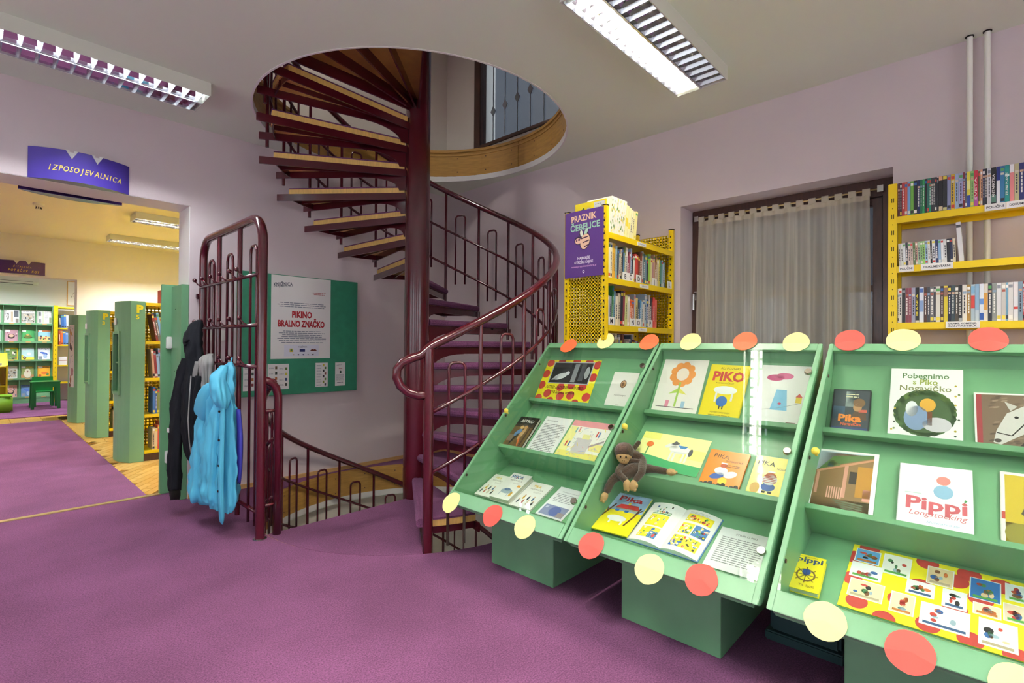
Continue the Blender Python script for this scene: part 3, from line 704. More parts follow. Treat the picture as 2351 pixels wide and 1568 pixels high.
cloth('sleeve', 'blue_cloth', [(.86, 1.095, 3.60, .025, .035, 0), (.72, 1.08, 3.615, .038, .05, 0), (.45, 1.075, 3.64, .042, .058, 0), (.26, 1.075, 3.66, .044, .062, 0), (.20, 1.075, 3.66, .036, .05, 0)], j, 4, .16, 8, 72, 6, .018)
def hood(name, mname, sc_, off):
    R = []
    for i, (u, rad) in enumerate(((0, .02), (.15, .055), (.35, .085), (.55, .10), (.78, .108), (1, .10))):
        c = Vector((1.085, 3.68+.20*u, .965-.14*u-.05*u*u))+Vector(off); d = Vector((0, .75, -.66)); a = Vector((1, 0, 0)); b = d.cross(a); ring_ = []
        for k in range(40):
            q = 2*math.pi*k/40; p = c+(a*math.cos(q)*.5+b*math.sin(q)*(1.0 if math.sin(q) > 0 else .75))*rad*sc_*(1+.06*math.sin(5*q+4*u)); ring_.append(p+Vector((0, 0, 1))*mn.noise(p*20)*.012)
        R.append(ring_)
    m = MB(); m.loft(R, True, False); return m.build(name, mname, j, smooth=True)
hood('hood', 'blue_cloth', 1.0, (0, 0, 0)); tag(hood('hood_lining', 'blue_lining', .94, (0, .0015, 0)), 'violet hood lining')
cloth('collar', 'blue_cloth', [(1.085, 1.14, 3.64, .018, .03, 0), (1.02, 1.10, 3.615, .042, .062, 0), (.93, 1.09, 3.58, .046, .075, 0), (.86, 1.095, 3.555, .04, .07, 0), (.82, 1.10, 3.55, .025, .045, 0)], j, 3, .13, 9, 64, 5, .018)
cloth('front_placket', 'blue_cloth', [(.86, 1.10, 3.535, .014, .028, 0), (.6, 1.095, 3.53, .014, .028, 0), (.35, 1.09, 3.525, .014, .028, 0), (.15, 1.095, 3.52, .013, .026, 0), (.095, 1.10, 3.535, .008, .016, 0)], j, 3, .12, 10, 32, 5, .006)
for z in (.80, .62, .46, .30):
    m = MB(); m.disc((1.080, 3.525, z), (-1, -.2, 0), .008, .006, 10); tag(m.build('button', 'eye_black', j), 'dark snap button')
cloth('lining', 'blue_lining', [(.80, 1.20, 3.555, .012, .022, 0), (.62, 1.205, 3.535, .016, .028, 0), (.42, 1.205, 3.54, .014, .026, 0), (.32, 1.205, 3.55, .008, .014, 0)], j, 3, .08, 13, 24, 4, .004)
m = MB(); m.tube([(1.195, 3.665, 1.135), (1.185, 3.66, 1.095)], .005, 6); m.build('hanging_loop', 'blue_cloth', j)

# ------------------------------------------------------------------ folded green door panel at the doorway + fittings
d = thing('door_1', 'tall green folding door panel standing against the doorway jamb', 'door', (1.13, 4.78, 0)); d['kind'] = 'structure'; del d['category']
m = MB(); m.box(1.133, 1.183, 4.612, 4.895, 0, 1.69); m.build('door_leaf', 'green_paint', d, bevel=.003)
m = MB(); m.box(1.065, 1.183, 4.897, 4.935, 0, 1.705); m.build('door_leaf', 'green_paint', d, bevel=.003)
for z in (1.23, .30):
    m = MB(); m.box(1.095, 1.135, 4.862, 4.897, z-.05, z+.05); tag(m.build('catch', 'white_plastic', d, bevel=.006), 'white plastic catch')
for z in (.65, 1.0, 1.5):
    m = MB(); m.disc((1.1325, 4.78, z), (-1, 0, 0), .005, .001, 8); m.build('screw', 'slot_black', d)
# wall switches behind the rack
for k, (a, b) in enumerate(((1.305, 1.36), (1.375, 1.443))):
    t = thing('light_switch', ['narrow', 'wide'][k]+' white light switch on the lilac wall behind the coat rack', 'switch', ((a+b)/2, YA, 1.29))
    m = MB(); m.box(a, b, YA-.008, YA, 1.25, 1.335); m.build('plate', 'white_plastic', t, bevel=.003)
    m = MB(); m.box(a+.012, b-.012, YA-.014, YA-.007, 1.265, 1.32); m.build('rocker', 'white_plastic', t, bevel=.002)
t = thing('alarm_button', 'small dark red call point on the wall edge beside the coat rack', 'call point', (1.245, YA, 1.6)); m = MB(); m.box(1.228, 1.262, YA-.03, YA, 1.58, 1.62); m.build('housing', 'maroon', t, bevel=.004); m = MB(); m.box(1.235, 1.255, YA-.033, YA-.029, 1.588, 1.612); m.build('cover', 'maroon_dark', t)
# heating pipes in the corner by the right wall
for k, y in enumerate((.072, .001)):
    t = thing('heating_pipe', ['white heating pipe rising to the ceiling, the one beside the window', 'white heating pipe rising to the ceiling, the one farther from the window'][k], 'pipe', (XB-.045, y, 0))
    m = MB(); m.tube([(XB-.045, y, 0), (XB-.045, y, ZC-.001)], .0135, 14); m.build('pipe', 'pipe_white', t, smooth=True, auto=50)
    m = MB(); m.tube([(XB-.045, y, ZC-.006), (XB-.045, y, ZC)], .019, 14); tag(m.build('ceiling_sleeve', 'slot_black', t), 'dark gap where the pipe enters the ceiling')
# ------------------------------------------------------------------ ceiling lights
_blade = {}
def fixture(name, label, x0, x1, y0, y1, zc, tube_mat, lit, group=None, hgt=.086, lamp=True):
    """surface fitting with two louvred troughs; lit = which trough's tube is on (0: low y, 1: high y, 2: both)"""
    zb = zc-hgt; t = thing(name, label, 'ceiling light', ((x0+x1)/2, (y0+y1)/2, zc), group)
    m = MB(); k = .006
    m.box(x0, x1, y0, y0+k, zb, zc); m.box(x0, x1, y1-k, y1, zb, zc); m.box(x0, x0+k, y0+k, y1-k, zb, zc); m.box(x1-k, x1, y0+k, y1-k, zb, zc); m.box(x0+k, x1-k, y0+k, y1-k, zc-.006, zc)
    m.build('housing', 'lamp_white', t)
    ym = (y0+y1)/2; m = MB()
    m.add([(x0+k, ym-.006, zb), (x1-k, ym-.006, zb), (x1-k, ym, zb+.05), (x0+k, ym, zb+.05), (x1-k, ym+.006, zb), (x0+k, ym+.006, zb)], [(0, 1, 2, 3), (3, 2, 4, 5), (0, 5, 4, 1), (0, 3, 5), (1, 4, 2)]); m.build('centre_divider', 'louvre', t)
    n = max(4, int((x1-x0)/.078)); dx = (x1-x0)/n; w = (y1-y0)/2-.016
    key = round(w, 3)
    for h in (0, 1):
        yc = y0+.008+w/2+(0 if h == 0 else w+.014)
        for i in range(n):
            xx = x0+dx*(i+.5)
            if key not in _blade:
                b = MB(); b.prism([(-.011, -w/2, .042), (-.009, -w/2, .020), (0, -w/2, 0), (.009, -w/2, .020), (.011, -w/2, .042)], (0, w, 0)); o = b.build('louvre_blade', 'louvre', None); _blade[key] = o
            else: o = _blade[key].copy(); COL.objects.link(o)
            o.parent = t; o.matrix_basis = Matrix.Translation(Vector((xx, yc, zb+.001))-TOPM[t.name].translation)
        for sg in (-1, 1):      # slanted mirror reflectors on both sides of the tube
            ye = yc+sg*w/2; yi = yc+sg*.022; rf = MB(); rf.prism([(x0+.008, ye, zb+.002), (x0+.008, ye-sg*.004, zb+.03), (x0+.008, yi, zc-.010), (x0+.008, yi+sg*.002, zc-.008), (x0+.008, ye-sg*.001, zb+.031)], (x1-x0-.016, 0, 0)); rf.build('reflector', 'reflector', t)
        on = lit == 2 or lit == h; b = MB(); b.tube([(x0+.03, yc, zc-.024), (x1-.03, yc, zc-.024)], .0125, 10)
        b.build('fluorescent_tube', tube_mat if on else 'white_plastic', t, smooth=True)
        b = MB(); b.box(x0+.008, x0+.03, yc-.015, yc+.015, zc-.045, zc-.006); b.box(x1-.03, x1-.008, yc-.015, yc+.015, zc-.045, zc-.006); b.build('lamp_holder', 'white_plastic', t)
    return t
fixture('ceiling_light', 'white louvred ceiling light above the display cases, one trough dark', 1.90, 3.15, 1.16, 1.485, ZC, 'tube_warm', 1)
fixture('ceiling_light', 'white louvred ceiling light between the stair opening and the doorway sign', -.175, 1.075, 3.745, 4.085, ZC, 'tube_cool', 0)
fixture('ceiling_light', 'white louvred ceiling light mirrored in the glass of the cases', -.15, 1.10, 1.16, 1.485, ZC, 'tube_warm', 2)
fixture('ceiling_light', 'white louvred ceiling light added behind the camera for more light', -.15, 1.10, -1.4, -1.075, ZC, 'tube_cool', 2)  # unseen fitting, added to bring light from behind the camera
fixture('ceiling_light', 'white louvred ceiling light added out of view in the corner away from the stair', 1.90, 3.15, -1.4, -1.075, ZC, 'tube_warm', 2)  # another unseen fitting added for light from the back
# second room
fixture('ceiling_light', 'cream louvred ceiling light in the next room, the one nearer the doorway', 1.475, 2.9, 8.15, 8.5, ZC, 'tube_yellow', 2)
fixture('ceiling_light', 'cream louvred ceiling light in the next room, the one by the far wall', 1.50, 2.9, 10.12, 10.45, ZC, 'tube_yellow', 2)
fixture('ceiling_light', 'cream louvred ceiling light in the next room, above the purple runner', -1.4, .0, 7.3, 7.63, ZC, 'tube_yellow', 2)
fixture('ceiling_light', 'cream louvred ceiling light in the next room, just past the doorway', 1.475, 2.9, 5.9, 6.25, ZC, 'tube_yellow', 2)
fixture('ceiling_light', 'louvred ceiling light in the magazine room beyond', -.9, .5, 12.7, 13.05, 3.1, 'tube_cool', 2)
fixture('ceiling_light', 'louvred ceiling light in the magazine room, right half', 1.3, 2.7, 12.7, 13.05, 3.1, 'tube_cool', 2)
fixture('ceiling_light', 'louvred ceiling light upstairs above the stairwell', .2, 1.6, 3.2, 3.55, zt if False else 6.1, 'tube_upper', 2)
fixture('ceiling_light', 'louvred ceiling light downstairs beside the stairwell, toward the cases', 1.9, 3.2, .9, 1.25, -.31, 'tube_cool', 2)
fixture('ceiling_light', 'louvred ceiling light downstairs below the stairwell', .0, 1.3, 2.4, 2.75, -.31, 'tube_upper', 2)
# smoke detector
t = thing('smoke_detector', 'small white smoke detector on the ceiling of the next room', 'smoke detector', (.57, 8.6, ZC))
m = MB(); m.disc((.57, 8.6, ZC), (0, 0, -1), .055, .03, 20); m.build('base', 'cream_metal', t, smooth=True, auto=40)
m = MB(); m.tube([(.57, 8.6, ZC-.03), (.57, 8.6, ZC-.075)], [.034, .024], 16); m.build('sensor', 'cream_metal', t, smooth=True, auto=40)
m = MB()
for k in range(8): a = k*math.pi/4; m.box(-.005, .005, -.002, .002, -.012, .012, M=Matrix.Translation((.57+.0285*math.cos(a), 8.6+.0285*math.sin(a), ZC-.058)) @ Matrix.Rotation(a+math.pi/2, 4, 'Z'))
tag(m.build('vents', 'slot_black', t), kind='stuff')

# ------------------------------------------------------------------ curved violet signs
def bow_sign(name, label, xa, xb, yw, side, za, zb, bulge, m_, lines, notch=True):
    """sheet bent outwards from a wall at y = yw; side -1 faces the camera side"""
    t = thing(name, label, 'sign', ((xa+xb)/2, yw, za)); n = 24; W_ = xb-xa
    def yb(u): return yw+side*(.006+bulge*math.sin(math.pi*min(max(u, 0), 1))**.85)
    tops = []
    for i in range(n+1): tops.append(zb)
    m = MB(); V = []; F = []
    nc = [.39, .64] if notch else []
    us = sorted(set([i/n for i in range(n+1)]+[c+d for c in nc for d in (-.058, 0, .058)]))
    def top(u):
        for c in nc:
            if abs(u-c) < .0581: return zb-.055*(1-abs(u-c)/.058)*(zb-za)/.2
        return zb
    for u in us:
        x = xa+W_*u; y = yb(u); V += [(x, y, za), (x, y, top(u)), (x, y-side*.004, za), (x, y-side*.004, top(u))]
    for i in range(len(us)-1):
        a, b = 4*i, 4*i+4; F += [(a, b, b+1, a+1), (a+2, a+3, b+3, b+2), (a, a+2, b+2, b), (a+1, b+1, b+3, a+3)]
    m.add(V, F); m.build('panel', m_, t, smooth=True, auto=40)
    p = MB(); pts = [(xa+W_*i/n, yb(i/n)-side*.004, za) for i in range(n+1)]+[(xb, yw, za), (xa, yw, za)]
    p.prism(pts, (0, 0, .004)); p.prism([(a, b, zb-.07) for a, b, c in pts], (0, 0, .004)); p.build('shelf', 'grey_acrylic', t)
    for c in nc:
        b = MB(); x = xa+W_*c; y = yb(c)-side*.02
        b.prism([(x-.034, y, zb+.004), (x, y, zb-.052), (x+.034, y, zb+.004), (x+.012, y, zb+.004), (x+.012, y, zb-.008), (x-.012, y, zb-.008), (x-.012, y, zb+.004)], (0, side*.012, 0)); b.build('holder', 'white_plastic', t)
    A = Art(lambda u, v, o: (xa+W_*u, yb(u)+side*o, v))
    for ln in lines: A.txt(**ln)
    if lines: A.build('lettering', t, 'print_gloss')
    return t
def arc_text(st, u0, u1, v0, v1, size, c, **k):
    """letters placed one by one so that they follow the bent sheet"""
    out = []; n = len(st)
    for i, ch in enumerate(st):
        if ch == ' ': continue
        f = i/max(1, n-1); out.append(dict(st=ch, x=u0+(u1-u0)*f, y=v0+(v1-v0)*f, size=size, c=c, **k))
    return out
L1 = arc_text('IZPOSOJEVALNICA', .19, .88, 2.375, 2.372, .052, '#e8cf63', bold=.015, shear=.25)
for q in L1: q['w'] = None
def narrow(l, W_):
    # sign's u runs 0..1 over W_ metres: squeeze letters into that unit
    for q in l:
        v, f, a, b = text2d(q['st'], q.get('bold', 0), q.get('shear', 0)); q['w'] = (b-a)*q['size']/W_*.72
    return l
bow_sign('lending_sign', 'curved violet sign reading IZPOSOJEVALNICA above the wide doorway', .25, .79, YA, -1, 2.312, 2.518, .10, 'violet_sign', narrow(L1, .54))
bow_sign('doorway_sign', 'back of a curved dark sign hanging on the far side of the doorway lintel', .22, .80, 4.905, 1, 2.29, 2.49, .10, 'violet_sign_dark', [])
L2 = narrow(arc_text('ČITALNICA', .34, .68, 2.41, 2.405, .036, '#e3c24e', bold=.01, shear=.25), .56)+narrow(arc_text('POTRČEV KOT', .24, .85, 2.345, 2.335, .05, '#e3c24e', bold=.015, shear=.25), .56)
bow_sign('reading_room_sign', 'curved violet sign reading ČITALNICA POTRČEV KOT over the far doorway', .28, .84, Y2, -1, 2.31, 2.515, .09, 'violet_sign_dark', L2)

# ------------------------------------------------------------------ green notice board
t = thing('notice_board', 'green felt notice board on the lilac wall behind the stair', 'notice board', (2.08, YA, .775))
m = MB(); m.box(1.53, 2.628, YA-.045, YA-.0005, .775, 1.84); m.build('board', 'green_board', t, bevel=.003)
YB_ = YA-.0455
def wall_art(z0, x0): return Art(lambda u, v, o: (x0+u, YB_-.0015-o, z0+v))
def sheet(name, label, x0, x1, z0, z1, cat='poster', tilt=None, group=None):
    t = thing(name, label, cat, ((x0+x1)/2, YB_, z0), group); m = MB(); n = 6; V = []
    for i in range(n+1):
        for j in range(n+1):
            u, v = i/n, j/n; V.append((x0+(x1-x0)*u, YB_-.0012-.004*abs(u-.5)**3*4*abs(v-.5)*0, z0+(z1-z0)*v))
    m.box(x0, x1, YB_-.0014, YB_, z0, z1); m.build('sheet', 'paper', t); return t, wall_art(z0, x0)
t, A = sheet('reading_badge_poster', 'large white poster headed PIKINO BRALNO ZNAČKO pinned on the green board', 1.795, 2.343, 1.094, 1.834)
A.txt('KNJIŽNICA', .105, .645, .048, '#4a5560', bold=.02, rot=.10, w=.165); A.line([(.02, .632), (.19, .648)], .003, '#7a828a')
A.para(.37, .603, .50, 2, .014, '#b55a5a', centre=True)
A.para(.05, .498, .505, 3, .017, '#7f8894', centre=True)
A.build('body_text', t); A = wall_art(1.094, 1.795)
A.txt('PIKINO', .275, .372, .078, '#b3202a', bold=.045, w=.185); A.txt('BRALNO ZNAČKO', .275, .288, .078, '#b3202a', bold=.045, w=.43)
A.build('title_lettering', t); A = wall_art(1.094, 1.795)
A.para(.05, .244, .51, 5, .0165, '#7f8894', centre=True); A.para(.06, .158, .51, 2, .0165, '#7f8894', centre=True)
A.build('body_text', t); A = wall_art(1.094, 1.795); A.rect(.115, .022, .435, .126, '#e4e6f0'); A.up()
A.txt('KNJIŽNICA', .285, .100, .02, '#5a6068', w=.08); A.rect(.165, .06, .195, .09, '#d9c94a').rect(.255, .062, .305, .086, '#2a3470').poly([(.35, .07), (.37, .088), (.385, .082), (.40, .088), (.42, .07)], '#7a3a2a')
for k in range(5): A.ell(.20+.045*k, .036, .008, .006, ['#c9b9a0', '#556', '#447', '#9aa', '#433'][k])
A.up().ell(.18, .075, .008, .01, '#4f8f5a').build('logo_strip', t)
for i, (a, b, z0, z1, lab) in enumerate(((1.572, 1.765, .826, 1.052, 'white list of book covers pinned behind the coat rack post'), (1.772, 1.955, .826, 1.05, 'white list of book covers pinned under the large poster'))):
    t, A = sheet('cover_list', lab, a, b, z0, z1, 'notice'); W_ = b-a
    for q in range(2):
        for k in range(4):
            y = .19-.047*k-(.01 if q else 0); A.para(W_*(.06+.48*q), y, W_*(.28+.48*q), 2, .008, '#8a8f98')
            A.rect(W_*(.34+.48*q), y-.012, W_*(.44+.48*q), y+.012, ['#6a5a3a', '#3a4a3a', '#b5763a', '#8a3030', '#5f7f3a', '#c9c23a', '#394a7a', '#44403a'][k+4*q])
    A.build('list_print', t)
t, A = sheet('cover_list', 'narrow white list of books pinned on the green board beside the small leaflet', 2.202, 2.322, .828, 1.052, 'notice')
for k in range(8): y = .20-.026*k; A.para(.01, y, .06, 2, .007, '#8a8f98'); A.rect(.07+.018*(k % 2), y-.01, .086+.018*(k % 2), y+.012, ['#c9c23a', '#5a7a3a', '#333', '#8a4a3a', '#3a3a3a', '#5f8f3a', '#8a9a3a', '#445'][k])
A.build('list_print', t)
t, A = sheet('leaflet', 'small white leaflet pinned at the right of the green board', 2.397, 2.501, .828, 1.051, 'leaflet')
A.txt('KNJIŽNICA', .04, .195, .012, '#556', rot=.1, w=.05); A.txt('PIKINO', .055, .16, .012, '#b3202a', bold=.03, w=.035); A.ell(.055, .132, .010, .012, '#2f4a3a'); A.para(.012, .105, .095, 8, .0075, '#8a8f98'); A.para(.02, .03, .09, 1, .012, '#556'); A.build('leaflet_print', t)

# ------------------------------------------------------------------ display cases
BX, BZ0 = 1.845, .35; LX, LZ = .935, .90; LL = math.hypot(LX, LZ); SX, SZ = LX/LL, LZ/LL
def sl(s, n, y): return Vector((BX+SX*s-SZ*n, y, BZ0+SZ*s+SX*n))
SV = Vector((SX, 0, SZ)); NV = Vector((-SZ, 0, SX))
ROWS = {1: (.887, 32.), 2: (.485, 49.), 3: (.140, 67.)}
def rowframe(r):
    s0, ph = ROWS[r]; a = math.radians(ph); return sl(s0, -.145, 0), Vector((math.sin(a), 0, math.cos(a))), Vector((-math.cos(a), 0, math.sin(a)))
XTOP = BX+LX; ZTOP = BZ0+LZ
def case(y0, y1, label, k):
    t = thing('display_case', label, 'display case', (2.3, (y0+y1)/2, 0), 'glazed green display cases')
    th = .02
    prof = [sl(0, 0, 0), sl(LL, 0, 0), Vector((XTOP+.0, 0, ZTOP-.03)), Vector((XTOP, 0, .335)), Vector((BX+.03, 0, .335))]
    for ya in (y0, y1-th):
        m = MB(); m.prism([p+Vector((0, ya, 0)) for p in prof], (0, th, 0)); m.build('side_panel', 'green_paint', t, bevel=.002)
    yi0, yi1 = y0+th, y1-th
    def strip(pts, nm, mm='green_paint'):
        m = MB(); m.prism([p+Vector((0, yi0, 0)) for p in pts], (0, yi1-yi0, 0)); return m.build(nm, mm, t, bevel=.0015)
    # frame rails in the plane of the glass
    strip([sl(0, 0, 0), sl(.075, 0, 0), sl(.075, -.018, 0), sl(.0, -.018, 0)], 'bottom_rail'); strip([sl(LL-.048, 0, 0), sl(LL, 0, 0), sl(LL, -.018, 0), sl(LL-.048, -.018, 0)], 'top_rail')
    g = MB(); g.prism([sl(.07, -.001, yi0), sl(LL-.044, -.001, yi0), sl(LL-.044, .003, yi0), sl(.07, .003, yi0)], (0, yi1-yi0, 0)); tag(g.build('glass_pane', 'case_glass', t), 'sloping glass front')
    # stepped back panels and ledges
    for r, ln in ((1, .405), (2, .40), (3, .345)):
        o, U, N_ = rowframe(r); strip([o, o+U*ln, o+U*ln-N_*.012, o-N_*.012], 'back_panel')
        if r != 3:
            e = .036 if r == 1 else .04
            strip([o-U*.002, o+N_*e-U*.002, o+N_*e+U*.004, o+N_*(e+.006)+U*.004, o+N_*(e+.006)-U*.02, o-U*.02], 'ledge')
    for r, ln in ((3, .345), (2, .40)):      # risers closing the step up to the next ledge
        oa, Ua, Na = rowframe(r); ob_, Ub, Nb = rowframe(r-1); pa = oa+Ua*(ln-.004); pb = ob_-Ub*.018
        strip([pa, pb, pb-Vector((-.01, 0, 0)), pa-Vector((-.01, 0, -.002))], 'riser')
    o3, U3, N3 = rowframe(3)
    strip([sl(.075, -.018, 0), o3-U3*.002, o3-U3*.002-N3*.012, sl(.0, -.018, 0), sl(.01, -.018, 0)], 'tray_floor')
    strip([Vector((BX+.03, 0, .335)), Vector((XTOP-.002, 0, .335)), Vector((XTOP-.002, 0, .322)), Vector((BX+.03, 0, .322))], 'bottom_board')
    strip([Vector((XTOP-.014, 0, .335)), Vector((XTOP-.001, 0, .335)), Vector((XTOP-.001, 0, ZTOP-.035)), Vector((XTOP-.014, 0, ZTOP-.035))], 'rear_board')
    # plinth
    p0, p1 = y0+.195, y0+.195+.445
    m = MB(); m.box(2.035, 2.055, p0, p1, 0, .322); m.box(2.055, 2.67, p0, p0+.02, 0, .322); m.box(2.055, 2.67, p1-.02, p1, 0, .322); m.box(2.65, 2.67, p0+.02, p1-.02, 0, .322); m.build('plinth', 'green_plinth', t, bevel=.002)
    # fittings: three locks on the right edge, a yellow knob and screws on the left
    for s in (1.10, .645, .192):
        m = MB(); m.disc(sl(s, .003, y0+.028), NV, .0165, .013, 16); tag(m.build('lock_knob', 'chrome_knob', t, smooth=True, auto=40), 'round metal lock knob')
    m = MB(); m.tube([sl(.65, .003, y1-.048), sl(.65, .022, y1-.048)], .006, 10); m.ball(sl(.65, .028, y1-.048), .0155, 12, 8); tag(m.build('pull_knob', 'yellow_plastic', t, smooth=True), 'yellow ball knob')
    m = MB()
    for s in (1.1, .645, .19): m.disc(sl(s, -.014, y1-th-.001), (0, -1, 0), .008, .004, 8)
    tag(m.build('hinge_screws', 'brown_frame', t), kind='stuff')
    return t
CASES = [(1.412, 2.242), (.572, 1.402), (-.287, .545)]
case(*CASES[0], 'green sloping glass display case beside the spiral stair, with a dotted portrait card', 0)
case(*CASES[1], 'green sloping glass display case holding the plush monkey', 1)
case(*CASES[2], 'green sloping glass display case with the dotted picture collage', 2)
# dark storage box pushed under the cases
t = thing('storage_box', 'dark blue-green slotted plastic box on the carpet under the display cases', 'box', (2.5, .555, 0))
m = MB(); m.box(2.325, 2.64, .415, .672, .035, .285); m.build('box_body', 'dark_box', t, bevel=.012)
m = MB(); m.box(2.31, 2.655, .40, .687, 0, .04); m.build('base_rim', 'dark_box', t, bevel=.006)
m = MB()
for (a, b, z, h) in ((.43, .655, .135, .010), (.44, .54, .185, .008), (.565, .64, .19, .012), (.565, .64, .22, .009), (.44, .53, .22, .009)): m.box(2.3235, 2.33, a, b, z, z+h)
tag(m.build('slots', 'slot_black', t), 'dark vent slots', kind='stuff')

# paper dots stuck on the rails
def dot(s, y, mname, label, tilt, foldd=0., r=.060):
    n = 24; rnd = random.Random(int(y*1000)+int(s*77)); w = [1+.035*rnd.uniform(-1, 1) for _ in range(n)]
    pts = [];
    for k in range(n):
        a = 2*math.pi*k/n; rr = r*(w[k]+w[k-1])/2; u, v = rr*math.cos(a), rr*math.sin(a); pts.append((u, v))
    M0 = sl(s, .0035, y)
    def pos(u, v, o):
        q = -s if s < .2 else -9
        lift = 0
        if s < .2 and v < -s: lift = -(v+s)*.35      # free half hangs below the rail
        if s > 1 and v > LL-s: lift = (v-(LL-s))*.25
        return sl(s+v, .0035+o+lift*(1 if s > 1 else -.6), y-u)
    m = MB(); c0 = len(pts)
    m.add([pos(0, 0, 0)]+[pos(u, v, 0) for u, v in pts]+[pos(0, 0, .0008)]+[pos(u, v, .0008) for u, v in pts],
          [(0, 1+(k+1) % n, 1+k) for k in range(n)]+[(n+1, n+2+k, n+2+(k+1) % n) for k in range(n)]+[(1+k, 1+(k+1) % n, n+2+(k+1) % n, n+2+k) for k in range(n)])
    o = m.build('paper_dot', mname); rebase(o, Matrix.Translation(M0)); tag(o, label, 'paper dot', 'paper dots on the display cases')
TD = [(1.262, 2.055, 'dot_orange', 'orange paper dot on the stair-side case top rail, next to the spiral stair'), (1.303, 1.783, 'dot_yellow', 'pale yellow paper dot on the top rail of the case beside the stair'), (1.296, 1.477, 'dot_orange', 'orange paper dot on the top rail of the stair-side case, by the monkey case'),
      (1.299, 1.221, 'dot_yellow', 'pale yellow paper dot on the monkey case top rail, beside the yellow shelf unit'), (1.303, .929, 'dot_orange', 'orange paper dot in the middle of the monkey case top rail'), (1.297, .687, 'dot_yellow', 'pale yellow paper dot on the monkey case top rail, by the collage case'),
      (1.308, .466, 'dot_red', 'small coral paper dot on the top rail of the collage case, by its edge'), (1.31, .269, 'dot_yellow', 'pale yellow paper dot on the top rail of the collage case'), (1.313, -.002, 'dot_red', 'coral paper dot on the collage case top rail, below the fantasy film shelf label'),
      (.002, 2.184, 'dot_yellow', 'pale yellow paper dot on the bottom corner of the case beside the stair'), (.006, 1.859, 'dot_red', 'red paper dot on the bottom rail of the case beside the stair'), (.004, 1.635, 'dot_yellow', 'pale yellow paper dot under the banknote sheet on the bottom rail'),
      (.018, 1.258, 'dot_red', 'red paper dot on the monkey case bottom rail, below the house cover'), (.002, .975, 'dot_yellow', 'pale yellow paper dot on the monkey case bottom rail, below the open book'), (.026, .773, 'dot_red', 'red paper dot on the monkey case bottom rail, below the printed sheet'),
      (.022, .374, 'dot_yellow', 'pale yellow paper dot on the collage case bottom rail, beside the small yellow book'), (.013, .162, 'dot_red', 'red paper dot on the bottom rail below the dotted collage'), (.010, -.06, 'dot_yellow', 'pale yellow paper dot on the collage case bottom rail, beyond the red one')]
for s, y, mm, lab in TD: dot(s, y, mm, lab, 0)
# ------------------------------------------------------------------ things in the display cases
def laid(name, label, cat, row, yc, u0, w, h, th=.0012, rot=0., lift=.0012, cover=None, page=False):
    """flat item standing on a ledge and leaning on the back panel. local: x right, y up the panel, z out"""
    o, U, N_ = rowframe(row); R_ = Vector((0, -1, 0)); a = math.radians(rot)
    X_ = R_*math.cos(a)+U*math.sin(a); Y_ = U*math.cos(a)-R_*math.sin(a)
    if rot > 0: u0 = u0+0
    org = o+Vector((0, yc, 0))+U*(max(u0, .001)+abs(w/2*math.sin(a)))+N_*(lift)
    M = Matrix(((X_.x, Y_.x, N_.x, org.x), (X_.y, Y_.y, N_.y, org.y), (X_.z, Y_.z, N_.z, org.z), (0, 0, 0, 1)))
    t = thing(name, label, cat, M=M)
    def wp(x, y, z): return M @ Vector((x, y, z))
    m = MB()
    if not page:
        m.box(-w/2, w/2, 0, h, 0, th, col=cover or '#efeeea', M=M); m.build('sheet', 'print', t)
    else:   # bound book: two covers, spine and page block
        c = .0022
        for z0, z1 in ((0, c), (th-c, th)): m.box(-w/2, w/2, 0, h, z0, z1, col=cover, M=M)
        m.box(-w/2, -w/2+c, 0, h, 0, th, col=cover, M=M); m.build('cover', 'print_gloss', t)
        p = MB(); p.box(-w/2+c, w/2-.004, .003, h-.003, c, th-c, M=M); p.build('pages', 'pages', t)
    A = Art(lambda u, v, q: wp(-w/2+u, v, th+q)); return t, A
def rsheet_corner(A, w, h, c, col): pass
R = '#c8403a'
# --- case beside the stair
t, A = laid('portrait_card', 'yellow card with red dots and a dark photograph, titled for the 110th birthday', 'card', 1, 2.0, 0, .43, .315, .002, 1.0, cover='#f2e21c')
for (x, y) in ((.03, .29), (.12, .305), (.24, .31), (.34, .30), (.41, .28), (.025, .205), (.405, .19), (.02, .12), (.09, .06), (.18, .11), (.20, .045), (.28, .055), (.35, .12), (.40, .05), (.13, .005), (.33, .0), (.26, .13), (.03, .02)):
    A.ell(x, y, .030, .030, R, 18, clip=(0, 0, .43, .315))
A.up().rect(.062, .135, .385, .30, '#b9bcc0').up().rect(.07, .142, .377, .293, '#2b2c30').up()
A.ell(.15, .19, .055, .022, '#cfd2d6', rot=.35).ell(.20, .215, .016, .015, '#d8dade').poly([(.085, .16), (.12, .165), (.13, .185), (.09, .172)], '#b9bcc2').rect(.24, .15, .275, .285, '#8d9298').rect(.295, .16, .33, .29, '#55585e').ell(.35, .22, .018, .045, '#a4a8ad'); A.up()
A.txt('ASTRID LINDGREN (1907-2002)', .21, .098, .03, '#2a2410', shear=.2, w=.30, bold=.01).txt('110-letnica rojstva', .21, .062, .03, '#2a2410', shear=.2, w=.19, bold=.01).build('card_print', t)
t, A = laid('memorial_booklet', 'slim white booklet with a brown oval medallion in the stair-side case', 'booklet', 1, 1.585, 0, .17, .245, .003, 0, cover='#efece6')
A.ell(.085, .165, .020, .027, '#6b4526').up().ell(.085, .165, .015, .021, '#b98d5e').up().ell(.083, .163, .009, .013, '#6e4a2c').txt('Astrid Lindgren', .085, .085, .014, '#6a6058', w=.08).txt('Spomini', .085, .025, .007, '#8a8078').build('cover_print', t)
t, A = laid('biography_book', 'black hardcover book with white title ASTRID and a brown photograph', 'book', 2, 2.148, 0, .175, .252, .022, 1.5, cover='#201d1c', page=True)
